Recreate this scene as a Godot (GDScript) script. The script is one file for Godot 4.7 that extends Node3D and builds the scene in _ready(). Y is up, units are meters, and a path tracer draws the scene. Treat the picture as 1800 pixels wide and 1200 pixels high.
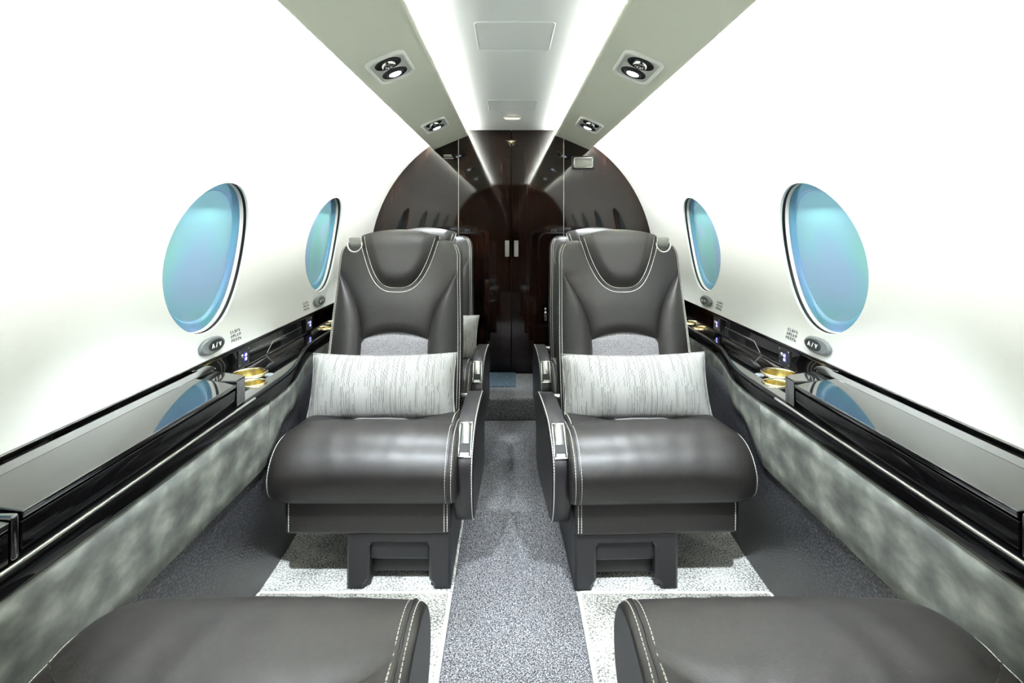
extends Node3D
# Cabin of a small business jet. X across, y up, the cabin runs along -z.
# EYE is the height of the lens; Y in the comments is height above the lens, d is depth ahead of it.

const EYE := 0.967
const RAD := 0.808          # inner radius of the cabin shell
const CYL := 0.74           # height of the shell's axis
const BULK := 2.92          # depth of the forward bulkhead
const REAR := -1.3          # depth of the rear wall
const CUPS := [[1.455, 0.752, 0.046], [1.365, 0.698, 0.033], [2.19, 0.766, 0.033], [2.08, 0.762, 0.030]]   # depth, x, radius
const TH0 := -0.174         # wall bottom angle
const TH1 := 1.0            # wall top angle
var M := {}
var taken := {}

# ---------------------------------------------------------------- mesh helper
class Acc:
	var st := SurfaceTool.new()
	var g := 0
	func _init() -> void:
		st.begin(Mesh.PRIMITIVE_TRIANGLES)
	func tri(a: Vector3, b: Vector3, c: Vector3) -> void:
		if a.is_equal_approx(b) or b.is_equal_approx(c) or a.is_equal_approx(c):
			return
		st.add_vertex(a)
		st.add_vertex(b)
		st.add_vertex(c)
	# rows of points; oriented away from ref (or towards it when inward)
	func grid(rows: Array, cu := false, cv := false, ref = null, inward := false, flat := false) -> void:
		var nr := rows.size()
		var nc: int = rows[0].size()
		if ref == null:
			var sum := Vector3.ZERO
			for r in rows:
				for p in r:
					sum += p
			ref = sum / float(nr * nc)
		var rr := nr if cv else nr - 1
		var cc := nc if cu else nc - 1
		var score := 0.0
		for i in rr:
			var r0: PackedVector3Array = rows[i]
			var r1: PackedVector3Array = rows[(i + 1) % nr]
			for j in cc:
				var a := r0[j]
				var b := r0[(j + 1) % nc]
				var c := r1[(j + 1) % nc]
				var d := r1[j]
				score += (c - a).cross(d - b).dot((a + b + c + d) * 0.25 - ref)
		var flip := (score > 0.0) != inward
		g += 1
		st.set_smooth_group(0xFFFFFFFF if flat else g)
		for i in rr:
			var r0: PackedVector3Array = rows[i]
			var r1: PackedVector3Array = rows[(i + 1) % nr]
			for j in cc:
				var a := r0[j]
				var b := r0[(j + 1) % nc]
				var c := r1[(j + 1) % nc]
				var d := r1[j]
				if flip:
					tri(a, c, b)
					tri(a, d, c)
				else:
					tri(a, b, c)
					tri(a, c, d)
	func fan(ring: PackedVector3Array, ref: Vector3, inward := false, mid = null) -> void:
		var m := Vector3.ZERO
		if mid == null:
			for p in ring:
				m += p
			m /= float(ring.size())
		else:
			m = mid
		var mids := PackedVector3Array()
		for p in ring:
			mids.append(m)
		grid([ring, mids], true, false, ref, inward)
	# rounded box
	func rbox(t: Transform3D, size: Vector3, r: float, k := 3) -> void:
		var h := size * 0.5
		r = minf(r, minf(h.x, minf(h.y, h.z)) * 0.98)
		var inn := h - Vector3(r, r, r)
		var rows := []
		for hemi in [-1.0, 1.0]:
			for i in k + 1:
				var lat := (float(i) / k) * PI / 2
				if hemi < 0:
					lat = -PI / 2 + lat
				var row := PackedVector3Array()
				for q in 4:
					var sx := 1.0 if q == 0 or q == 3 else -1.0
					var sz := 1.0 if q < 2 else -1.0
					for j in k + 1:
						var lo := (q + float(j) / k) * PI / 2
						var d := Vector3(cos(lat) * cos(lo), sin(lat), cos(lat) * sin(lo))
						row.append(t * (Vector3(sx * inn.x, hemi * inn.y, sz * inn.z) + d * r))
				rows.append(row)
		grid(rows, true, false, t.origin)
		fan(rows[0], t.origin)
		fan(rows[rows.size() - 1], t.origin)
	func tube(path: PackedVector3Array, r: float, sides := 8, closed := false, squash := 1.0, up := Vector3.UP) -> void:
		var rows := []
		var n := path.size()
		for i in n:
			var a := path[(i - 1 + n) % n] if closed or i > 0 else path[i]
			var b := path[(i + 1) % n] if closed or i < n - 1 else path[i]
			var t := (b - a).normalized()
			var u := up
			if absf(t.dot(u)) > 0.95:
				u = Vector3(0.3, 0.2, 1).normalized()
			var x := t.cross(u).normalized()
			var y := x.cross(t).normalized()
			var row := PackedVector3Array()
			for j in sides:
				var f := TAU * j / sides
				row.append(path[i] + x * cos(f) * r + y * sin(f) * r * squash)
			rows.append(row)
		# orient by the first ring
		var c0 := path[0]
		var flip_ref = c0
		if closed or n > 2:
			_tube_grid(rows, path, closed)
		else:
			grid(rows, true, false, (path[0] + path[1]) * 0.5)
		if not closed:
			fan(rows[0], path[1])
			fan(rows[n - 1], path[n - 2])
	func _tube_grid(rows: Array, path: PackedVector3Array, closed: bool) -> void:
		g += 1
		st.set_smooth_group(g)
		var n := rows.size()
		var nc: int = rows[0].size()
		for i in (n if closed else n - 1):
			var r0: PackedVector3Array = rows[i]
			var r1: PackedVector3Array = rows[(i + 1) % n]
			var mid := (path[i] + path[(i + 1) % n]) * 0.5
			for j in nc:
				var a := r0[j]
				var b := r0[(j + 1) % nc]
				var c := r1[(j + 1) % nc]
				var d := r1[j]
				if (c - a).cross(d - b).dot((a + b + c + d) * 0.25 - mid) > 0.0:
					tri(a, c, b)
					tri(a, d, c)
				else:
					tri(a, b, c)
					tri(a, c, d)
	func lathe(t: Transform3D, prof: Array, seg := 24, inward := false, ref = null) -> void:
		var rows := []
		for p in prof:
			var row := PackedVector3Array()
			for j in seg:
				var f := TAU * j / seg
				row.append(t * Vector3(p.x * cos(f), p.y, p.x * sin(f)))
			rows.append(row)
		grid(rows, true, false, ref, inward)
	# polygon in the local xy plane swept along local z from 0 to depth, edges chamfered
	func extrude(t: Transform3D, poly: PackedVector2Array, depth: float, bev := 0.002, smooth := false) -> void:
		var n := poly.size()
		var area := 0.0
		for i in n:
			area += poly[i].cross(poly[(i + 1) % n])
		var sgn := 1.0 if area > 0 else -1.0
		var ins := PackedVector2Array()
		for i in n:
			var e0 := (poly[i] - poly[(i - 1 + n) % n]).normalized()
			var e1 := (poly[(i + 1) % n] - poly[i]).normalized()
			var n0 := Vector2(-e0.y, e0.x) * sgn
			var n1 := Vector2(-e1.y, e1.x) * sgn
			var m := n0 + n1
			var l := m.length()
			m = m / l if l > 0.01 else n0
			ins.append(poly[i] + m * bev / maxf(m.dot(n0), 0.4))
		var rings := []
		for spec in [[ins, 0.0], [poly, bev], [poly, depth - bev], [ins, depth]]:
			var row := PackedVector3Array()
			for p in spec[0]:
				row.append(t * Vector3(p.x, p.y, spec[1]))
			rings.append(row)
		var idx := Geometry2D.triangulate_polygon(ins)
		var front := (t.basis * Vector3(0, 0, -1)).normalized()
		for k in [0, 3]:
			g += 1
			st.set_smooth_group(g)
			var want := front if k == 0 else -front
			for i in range(0, idx.size(), 3):
				var a: Vector3 = rings[k][idx[i]]
				var b: Vector3 = rings[k][idx[i + 1]]
				var c: Vector3 = rings[k][idx[i + 2]]
				if (c - a).cross(b - a).dot(want) > 0:
					tri(a, b, c)
				else:
					tri(a, c, b)
		for k in 3:
			if smooth:
				g += 1
				st.set_smooth_group(g)
			else:
				st.set_smooth_group(0xFFFFFFFF)
			for i in n:
				var a: Vector3 = rings[k][i]
				var b: Vector3 = rings[k][(i + 1) % n]
				var c: Vector3 = rings[k + 1][(i + 1) % n]
				var d: Vector3 = rings[k + 1][i]
				var e := poly[(i + 1) % n] - poly[i]
				var o := t.basis * (Vector3(e.y, -e.x, 0) * sgn)
				if (c - a).cross(b - a).dot(o) > 0:
					tri(a, b, c)
					tri(a, c, d)
				else:
					tri(a, c, b)
					tri(a, d, c)
	# stitches: short raised dashes along a path, nrm gives the way up
	func stitches(path: PackedVector3Array, nrm: Vector3, dash := 0.0056, gap := 0.0016, w := 0.0024) -> void:
		var total := 0.0
		for i in path.size() - 1:
			total += path[i].distance_to(path[i + 1])
		var step := dash + gap
		var at := 0.0
		var seg := 0
		var seg0 := 0.0
		st.set_smooth_group(0xFFFFFFFF)
		while at + dash < total:
			var ends := []
			for q in [at, at + dash]:
				while seg < path.size() - 2 and seg0 + path[seg].distance_to(path[seg + 1]) < q:
					seg0 += path[seg].distance_to(path[seg + 1])
					seg += 1
				var l := path[seg].distance_to(path[seg + 1])
				ends.append(path[seg].lerp(path[seg + 1], clampf((q - seg0) / maxf(l, 1e-6), 0, 1)))
			var p: Vector3 = ends[0]
			var q2: Vector3 = ends[1]
			var d := (q2 - p).normalized()
			var x := d.cross(nrm).normalized() * w * 0.5
			var y := x.cross(d).normalized() * w * 0.45
			var ra := [p + x, p + y, p - x, p - y]
			var rb := [q2 + x, q2 + y, q2 - x, q2 - y]
			for j in 4:
				var a: Vector3 = ra[j]
				var b: Vector3 = ra[(j + 1) % 4]
				var c: Vector3 = rb[(j + 1) % 4]
				var e: Vector3 = rb[j]
				if (c - a).cross(b - a).dot((a + b) * 0.5 - p) > 0:
					tri(a, b, c)
					tri(a, c, e)
				else:
					tri(a, c, b)
					tri(a, e, c)
			at += step
	func done() -> ArrayMesh:
		st.generate_normals()
		st.index()
		return st.commit()

# ---------------------------------------------------------------- scene helpers
func numbered(n: String) -> String:
	if not taken.has(n):
		taken[n] = 0
		return n
	taken[n] += 1
	return "%s_%03d" % [n, taken[n]]

func obj(called: String, a: Acc, m: Material, parent: Node = null) -> MeshInstance3D:
	var o := MeshInstance3D.new()
	o.name = called if parent else numbered(called)
	o.mesh = a.done()
	o.material_override = m
	if parent:
		parent.add_child(o, true)
	else:
		add_child(o, true)
	return o

func thing(called: String, label: String, category: String, at := Vector3.ZERO, group := "") -> Node3D:
	var o := Node3D.new()
	o.name = numbered(called)
	o.position = at
	add_child(o, true)
	tag(o, label, category, group)
	return o

func tag(o: Node, label: String, category: String, group := "") -> void:
	o.set_meta("label", label)
	o.set_meta("category", category)
	if group != "":
		o.set_meta("group", group)

func stuff(o: Node) -> void:
	o.set_meta("kind", "stuff")

func struct(called: String, a: Acc, m: Material, label: String, category: String) -> MeshInstance3D:
	var o := obj(called, a, m)
	tag(o, label, category)
	o.set_meta("kind", "structure")
	return o

func P(x: float, Y: float, d: float) -> Vector3:
	return Vector3(x, EYE + Y, -d)

func cyl(s: float, th: float, d: float, r: float) -> Vector3:
	return Vector3(s * r * cos(th), CYL + r * sin(th), -d)

func at(p: Vector3) -> Transform3D:
	return Transform3D(Basis.IDENTITY, p)

func frame(o: Vector3, x: Vector3, y: Vector3) -> Transform3D:
	x = x.normalized()
	var z := x.cross(y).normalized()
	return Transform3D(Basis(x, z.cross(x).normalized(), z), o)

func ss(a: float, b: float, x: float) -> float:
	return smoothstep(a, b, x)

func catmull(p: Array, sub: int, closed := false) -> PackedVector2Array:
	var out := PackedVector2Array()
	var n := p.size()
	for i in (n if closed else n - 1):
		var a: Vector2 = p[(i - 1 + n) % n] if closed or i > 0 else p[i]
		var b: Vector2 = p[i]
		var c: Vector2 = p[(i + 1) % n]
		var d: Vector2 = p[(i + 2) % n] if closed or i < n - 2 else p[(i + 1) % n]
		for k in sub:
			out.append(b.cubic_interpolate(c, a, d, float(k) / sub))
	if not closed:
		out.append(p[n - 1])
	return out

func round_rect(hx: float, hy: float, r: float, k := 4) -> PackedVector2Array:
	var out := PackedVector2Array()
	for q in 4:
		var sx := 1.0 if q == 0 or q == 3 else -1.0
		var sy := 1.0 if q < 2 else -1.0
		for j in k + 1:
			var f := (q + float(j) / k) * PI / 2
			out.append(Vector2(sx * (hx - r) + r * cos(f), sy * (hy - r) + r * sin(f)))
	return out

# ---------------------------------------------------------------- textures and materials
func image_tex(n: int, f: Callable) -> ImageTexture:
	var d := PackedByteArray()
	d.resize(n * n * 3)
	var i := 0
	for y in n:
		for x in n:
			var c: Color = f.call(x, y)
			d[i] = int(clampf(c.r, 0, 1) * 255)
			d[i + 1] = int(clampf(c.g, 0, 1) * 255)
			d[i + 2] = int(clampf(c.b, 0, 1) * 255)
			i += 3
	return ImageTexture.create_from_image(Image.create_from_data(n, n, false, Image.FORMAT_RGB8, d))

func noise_tex(n: int, freq: float, kind: int, oct: int, seed_: int, ramp: Gradient = null, cell := -1) -> NoiseTexture2D:
	var f := FastNoiseLite.new()
	f.noise_type = kind
	f.frequency = freq
	f.seed = seed_
	f.fractal_octaves = oct
	if oct <= 1:
		f.fractal_type = FastNoiseLite.FRACTAL_NONE
	if cell >= 0:
		f.cellular_return_type = cell
	var t := NoiseTexture2D.new()
	t.width = n
	t.height = n
	t.seamless = true
	t.noise = f
	if ramp:
		t.color_ramp = ramp
	return t

func ramp(stops: Array) -> Gradient:
	var g := Gradient.new()
	var o := PackedFloat32Array()
	var c := PackedColorArray()
	for s in stops:
		o.append(s[0])
		c.append(s[1])
	g.offsets = o
	g.colors = c
	return g

func mat(called: String, c: Color, rough := 0.5, metal := 0.0, spec := 0.5) -> StandardMaterial3D:
	var m := StandardMaterial3D.new()
	m.resource_name = called
	m.albedo_color = c
	m.roughness = rough
	m.metallic = metal
	m.metallic_specular = spec
	M[called] = m
	return m

func tri_map(m: StandardMaterial3D, scale: Vector3, world := false) -> void:
	m.uv1_triplanar = true
	m.uv1_world_triplanar = world
	m.uv1_scale = scale
	m.uv1_triplanar_sharpness = 6.0

func bump(m: StandardMaterial3D, t: Texture2D, cm: float) -> void:
	m.heightmap_enabled = true
	m.heightmap_texture = t
	m.heightmap_scale = cm

func materials() -> void:
	var rng := RandomNumberGenerator.new()
	rng.seed = 7
	var wall := mat("wall_cloth", Color(0.925, 0.93, 0.918), 0.75, 0.0, 0.3)
	bump(wall, noise_tex(256, 0.06, FastNoiseLite.TYPE_SIMPLEX, 3, 3), 0.012)
	tri_map(wall, Vector3(7, 7, 7), true)
	mat("ceiling_cloth", Color(0.94, 0.955, 0.945), 0.5, 0.0, 0.4)
	mat("soffit_skin", Color(0.895, 0.905, 0.84), 0.5, 0.0, 0.4)
	mat("bezel_white", Color(0.93, 0.935, 0.91), 0.35)
	mat("shell_back", Color(0.25, 0.25, 0.25), 0.8)
	# leather
	var grain := noise_tex(256, 0.09, FastNoiseLite.TYPE_CELLULAR, 2, 11, null, FastNoiseLite.RETURN_DISTANCE)
	var lea := mat("leather", Color(0.135, 0.122, 0.115), 0.45, 0.0, 0.55)
	bump(lea, grain, 0.012)
	tri_map(lea, Vector3(18, 18, 18))
	var tonal := noise_tex(256, 0.012, FastNoiseLite.TYPE_SIMPLEX, 3, 21, ramp([[0.0, Color(0.86, 0.86, 0.87)], [1.0, Color(1, 1, 1)]]))
	lea.albedo_texture = tonal
	var lea2 := mat("arm_leather", Color(0.15, 0.14, 0.15), 0.38, 0.0, 0.55)
	bump(lea2, grain, 0.010)
	tri_map(lea2, Vector3(18, 18, 18))
	mat("plastic", Color(0.14, 0.138, 0.152), 0.42)
	mat("plastic_dark", Color(0.10, 0.095, 0.095), 0.5)
	mat("rubber", Color(0.03, 0.03, 0.035), 0.6)
	mat("thread", Color(0.86, 0.85, 0.81), 0.7)
	mat("piping", Color(0.17, 0.16, 0.16), 0.5)
	mat("chrome", Color(0.80, 0.80, 0.79), 0.16, 1.0)
	mat("satin", Color(0.78, 0.78, 0.76), 0.32, 1.0)
	mat("guide_metal", Color(0.45, 0.455, 0.44), 0.42, 0.7)
	mat("gold", Color(0.80, 0.73, 0.47), 0.24, 1.0)
	mat("gold_rim", Color(0.86, 0.80, 0.66), 0.16, 1.0)
	mat("switch_grey", Color(0.43, 0.45, 0.46), 0.4)
	mat("switch_dark", Color(0.17, 0.18, 0.19), 0.4)
	mat("mark_grey", Color(0.20, 0.21, 0.20), 0.7)
	mat("white_mark", Color(0.92, 0.92, 0.90), 0.5)
	mat("lens_grey", Color(0.86, 0.87, 0.84), 0.35)
	mat("lacquer_deep", Color(0.03, 0.028, 0.03), 0.07, 0.0, 0.26)
	var lac := mat("lacquer", Color(0.022, 0.020, 0.022), 0.045, 0.0, 0.75)
	lac.clearcoat_enabled = true
	lac.clearcoat = 1.0
	lac.clearcoat_roughness = 0.02
	var felt := mat("felt", Color(0.05, 0.055, 0.05), 0.95, 0.0, 0.2)
	bump(felt, grain, 0.08)
	tri_map(felt, Vector3(16, 16, 16))
	# bulkhead wood: streaked vertical grain under lacquer
	var wn := FastNoiseLite.new()
	wn.seed = 5
	wn.frequency = 0.02
	wn.fractal_octaves = 4
	var wn2 := FastNoiseLite.new()
	wn2.seed = 9
	wn2.frequency = 0.008
	var wood_t := image_tex(512, func(x, y):
		var v := wn.get_noise_2d(x * 5.0, y * 0.22) * 0.5 + 0.5
		var b := wn2.get_noise_2d(x * 2.2, y * 0.4) * 0.5 + 0.5
		var fine := wn.get_noise_2d(x * 17.0 + 900.0, y * 0.7) * 0.5 + 0.5
		var t := clampf(0.45 * v + 0.35 * b + 0.3 * fine - 0.05, 0, 1)
		return Color(0.035, 0.022, 0.018).lerp(Color(0.29, 0.17, 0.115), clampf(t * t * t * 1.7, 0, 1)))
	var wood := mat("wood", Color(1, 1, 1), 0.045, 0.0, 0.5)
	wood.albedo_texture = wood_t
	tri_map(wood, Vector3(1.3, 1.3, 1.3), true)
	# suede: cloudy grey green
	var su := mat("suede", Color(1, 1, 1), 0.8, 0.0, 0.35)
	su.albedo_texture = noise_tex(512, 0.011, FastNoiseLite.TYPE_SIMPLEX_SMOOTH, 6, 31, ramp([[0.1, Color(0.30, 0.305, 0.295)], [0.5, Color(0.39, 0.40, 0.38)], [0.9, Color(0.52, 0.53, 0.50)]]))
	tri_map(su, Vector3(2.4, 2.4, 1.7), true)
	bump(su, grain, 0.015)
	# lower panel: scaled, embossed hide
	var sc := noise_tex(512, 0.035, FastNoiseLite.TYPE_CELLULAR, 1, 41, null, FastNoiseLite.RETURN_DISTANCE2_SUB)
	var lp := mat("embossed", Color(0.29, 0.292, 0.315), 0.38, 0.0, 0.5)
	lp.albedo_texture = noise_tex(512, 0.035, FastNoiseLite.TYPE_CELLULAR, 1, 41, ramp([[0.0, Color(0.30, 0.30, 0.31)], [0.14, Color(0.55, 0.55, 0.56)], [0.38, Color(0.92, 0.92, 0.92)], [1.0, Color(1, 1, 1)]]), FastNoiseLite.RETURN_DISTANCE2_SUB)
	bump(lp, sc, 0.10)
	tri_map(lp, Vector3(6.0, 8.0, 5.5), true)
	# carpets
	var c1 := noise_tex(512, 0.16, FastNoiseLite.TYPE_SIMPLEX, 2, 51)
	var cn := FastNoiseLite.new()
	cn.seed = 51
	cn.frequency = 0.42
	cn.fractal_octaves = 2
	var cl := FastNoiseLite.new()
	cl.seed = 53
	cl.frequency = 0.24
	cl.fractal_octaves = 2
	var cb := FastNoiseLite.new()
	cb.seed = 77
	cb.frequency = 0.012
	var aisle_t := image_tex(512, func(x, y):
		var v := cn.get_noise_2d(x, y * 1.5) * 1.5 + rng.randf_range(-0.32, 0.32)
		return Color(0.17, 0.17, 0.177).lerp(Color(0.66, 0.66, 0.672), clampf(0.47 + v * 1.15, 0, 1)))
	var light_t := image_tex(512, func(x, y):
		var v := cl.get_noise_2d(x, y) * 1.5 + rng.randf_range(-0.3, 0.3) + cb.get_noise_2d(x, y) * 0.7
		return Color(0.46, 0.46, 0.455).lerp(Color(0.94, 0.94, 0.915), clampf(0.88 + v, 0, 1)))
	for spec in [["carpet_aisle", aisle_t, Color(1, 1, 1)], ["carpet_side", light_t, Color(1, 1, 1)], ["carpet_mat", light_t, Color(0.82, 0.815, 0.80)], ["carpet_blue_light", aisle_t, Color(0.70, 0.84, 0.92)]]:  # the last tint puts blue light into the carpet colour
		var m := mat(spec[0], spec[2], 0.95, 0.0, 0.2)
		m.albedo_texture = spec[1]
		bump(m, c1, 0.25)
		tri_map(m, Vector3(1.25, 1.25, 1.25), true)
	mat("edging", Color(0.91, 0.91, 0.89), 0.9, 0.0, 0.2)
	# pillow: fine vertical ribs with broken dark threads
	var tone := []
	for i in 512:
		tone.append(rng.randf())
	var pn := FastNoiseLite.new()
	pn.seed = 61
	pn.frequency = 0.03
	var pil_t := image_tex(512, func(x, y):
		var rib := 0.5 + 0.5 * sin(x * TAU / 8.0)
		var k: float = tone[int(x / 8.0) * 8]
		var broken := pn.get_noise_2d(int(x / 4.0) * 37.0, y * 0.14 + k * 300.0)
		var v := 0.50 + 0.22 * rib - (0.17 if k > 0.4 and broken > 0.0 and rib < 0.5 else 0.0) - 0.06 * rng.randf()
		return Color(v, v, v * 0.975))
	var pil := mat("pillow_cloth", Color(1, 1, 1), 0.85, 0.0, 0.25)
	pil.albedo_texture = pil_t
	tri_map(pil, Vector3(4.0, 4.0, 4.0))
	pil.uv1_triplanar_sharpness = 20.0
	# lumbar tweed
	var tw_t := image_tex(256, func(x, y):
		var v := 0.5 + 0.5 * sin(x * TAU / 6.0) * sin(y * TAU / 6.0) + rng.randf_range(-0.45, 0.45)
		return Color(0.27, 0.26, 0.265).lerp(Color(0.74, 0.73, 0.74), clampf(v, 0, 1)))
	var tw := mat("tweed", Color(1, 1, 1), 0.85, 0.0, 0.25)
	tw.albedo_texture = tw_t
	tri_map(tw, Vector3(5.5, 5.5, 5.5))
	bump(tw, c1, 0.05)
	# polarised film of the window panes, with interference tints
	var fn := FastNoiseLite.new()
	fn.seed = 71
	fn.frequency = 0.006
	fn.fractal_octaves = 2
	var film_t := image_tex(256, func(x, y):
		var v := fn.get_noise_2d(x, y) * 1.3
		var w := fn.get_noise_2d(x + 700, y - 300) * 1.5
		var c := Color(0.47, 0.66, 0.74)
		c = c.lerp(Color(0.47, 0.70, 0.69), clampf(v * 1.6, 0, 1))
		c = c.lerp(Color(0.50, 0.63, 0.75), clampf(-v * 1.6, 0, 1))
		return c.lerp(Color(0.62, 0.68, 0.86), clampf(w - 0.2, 0, 0.7)))
	var film := mat("pane_film", Color(1, 1, 1, 0.86), 0.12, 0.0, 0.5)
	film.albedo_texture = film_t
	film.transparency = BaseMaterial3D.TRANSPARENCY_ALPHA
	tri_map(film, Vector3(1.9, 1.9, 1.9), true)
	var ring := mat("pane_ring", Color(0.36, 0.64, 0.80, 0.9), 0.15)
	ring.albedo_texture = film_t
	ring.albedo_color = Color(0.85, 0.93, 1.0, 0.9)
	ring.transparency = BaseMaterial3D.TRANSPARENCY_ALPHA
	tri_map(ring, Vector3(1.9, 1.9, 1.9), true)
	# things that glow
	for spec in [["led_strip", Color(0.97, 1.0, 0.97), 2.0], ["lamp_glow", Color(0.90, 0.95, 1.0), 6.0], ["aisle_glow", Color(1.0, 0.96, 0.84), 0.9], ["display_glow", Color(0.20, 0.16, 0.85), 0.25], ["digit_glow", Color(0.80, 0.80, 1.0), 0.6]]:
		var m := mat(spec[0], spec[1], 0.4)
		m.emission_enabled = true
		m.emission = spec[1]
		m.emission_energy_multiplier = spec[2]

# ---------------------------------------------------------------- start
func _ready() -> void:
	var cam := Camera3D.new()
	cam.name = "camera"
	add_child(cam)
	cam.position = Vector3(-0.0145, EYE, 0.0)
	var near := 0.05
	# 900 px focal length on 1800 x 1200; the vanishing point sits at pixel (895, 390)
	cam.set_frustum(near * 1200.0 / 900.0, Vector2(near * 5.0 / 900.0, -near * 210.0 / 900.0), near, 60.0)
	cam.current = true

	var we := WorldEnvironment.new()
	we.name = "world_environment"
	var env := Environment.new()
	var sky := Sky.new()
	var psm := ProceduralSkyMaterial.new()
	psm.sky_top_color = Color(0.36, 0.58, 0.80)
	psm.sky_horizon_color = Color(0.62, 0.80, 0.88)
	psm.ground_horizon_color = Color(0.55, 0.62, 0.64)
	psm.ground_bottom_color = Color(0.40, 0.42, 0.43)
	psm.sun_angle_max = 1.0
	sky.sky_material = psm
	env.background_mode = Environment.BG_SKY
	env.sky = sky
	env.tonemap_mode = Environment.TONE_MAPPER_LINEAR
	env.tonemap_exposure = 3.35
	env.sdfgi_enabled = true
	env.ssao_enabled = true
	env.ssil_enabled = true
	we.environment = env
	add_child(we)

	materials()
	# hidden light strips: two wash the walls, two wash the ceiling
	for s in [-1.0, 1.0]:
		strip(s, "wall_light_strip", Vector2(0.423, 0.4575), Vector2(0.60, -0.80), 1.65, "glowing light strip hidden above the %s overhead rail, washing the wall" % side(s))
		strip(s, "ceiling_light_strip", Vector2(0.292, 0.498), Vector2(-0.98, 0.20), 1.55, "glowing light strip hidden behind the inner lip of the %s overhead rail" % side(s))

	shell()
	bulkhead()
	carpets()
	for s in [-1.0, 1.0]:
		sidewall(s)
		for u in [[0.55, true], [1.485, true], [2.365, true]]:
			overhead_unit(s, u[0])
	seats()

func side(s: float) -> String:
	return "left" if s < 0 else "right"

func strip(s: float, called: String, p: Vector2, n: Vector2, power: float, label: String) -> void:
	var a := Acc.new()
	var mid := (BULK - 0.03 + REAR + 0.1) * 0.5
	var length := BULK - 0.03 - REAR - 0.1
	a.rbox(at(P(s * p.x, p.y, mid)), Vector3(0.008, 0.006, length), 0.002, 1)
	var o := obj(called, a, M.led_strip)
	tag(o, label, "light strip")
	var l := AreaLight3D.new()
	l.name = called + "_lamp"
	add_child(l, true)
	l.area_normalize_energy = true
	l.area_size = Vector2(0.008, length)
	l.light_color = Color(1.0, 1.0, 0.985)
	l.light_energy = power
	l.shadow_enabled = true
	set_range(l)
	var dir := Vector3(s * n.x, n.y, 0).normalized()
	var pos := P(s * p.x, p.y, mid) + dir * 0.007
	# local -z is the way it shines, local y runs along the cabin
	var bz := -dir
	var by := Vector3(0, 0, 1)
	l.transform = Transform3D(Basis(by.cross(bz), by, bz), pos)

func set_range(l: Light3D) -> void:
	for p in [["area_range", 8.0], ["area_attenuation", 2.0], ["omni_range", 8.0], ["omni_attenuation", 2.0], ["spot_range", 8.0], ["spot_attenuation", 2.0]]:
		if p[0] in l:
			l.set(p[0], p[1])

# ---------------------------------------------------------------- shell
func wall_skin(a: Acc, s: float, r: float, inward: bool) -> void:
	var axis_ref := Vector3(0, CYL, -0.8)
	var cells := [-0.293, 0.522, 1.337, 2.152]
	for dc in cells:
		var d0: float = dc - 0.4075
		var d1: float = dc + 0.4075
		var per := []
		var K := 20
		for i in K:
			per.append(Vector2(lerpf(d0, d1, float(i) / K), TH0))
		for i in K:
			per.append(Vector2(d1, lerpf(TH0, TH1, float(i) / K)))
		for i in K:
			per.append(Vector2(lerpf(d1, d0, float(i) / K), TH1))
		for i in K:
			per.append(Vector2(d0, lerpf(TH1, TH0, float(i) / K)))
		var rows := []
		for k in 9:
			var t := pow(k / 8.0, 1.4)
			var row := PackedVector3Array()
			for p in per:
				var f := atan2((p.y - 0.17) * RAD, p.x - dc)
				var inn := Vector2(dc + 0.178 * cos(f), 0.17 + 0.201 / RAD * sin(f))
				var q := inn.lerp(p, t)
				row.append(cyl(s, q.y, q.x, r))
			rows.append(row)
		a.grid(rows, true, false, axis_ref, inward)
	for seg in [[REAR, -0.7005], [2.5595, BULK + 0.03]]:
		var rows := []
		for i in 21:
			var th := lerpf(TH0, TH1, i / 20.0)
			rows.append(PackedVector3Array([cyl(s, th, seg[0], r), cyl(s, th, seg[1], r)]))
		a.grid(rows, false, false, axis_ref, inward)

func ceil_y(x: float, lift := 0.0) -> float:
	var circ := CYL + sqrt(maxf((RAD + lift) * (RAD + lift) - x * x, 0.0)) - EYE
	var flat := 0.524 + lift
	var t := ss(0.22, 0.36, absf(x))
	return lerpf(flat, minf(circ, flat + 0.02), t)

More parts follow.
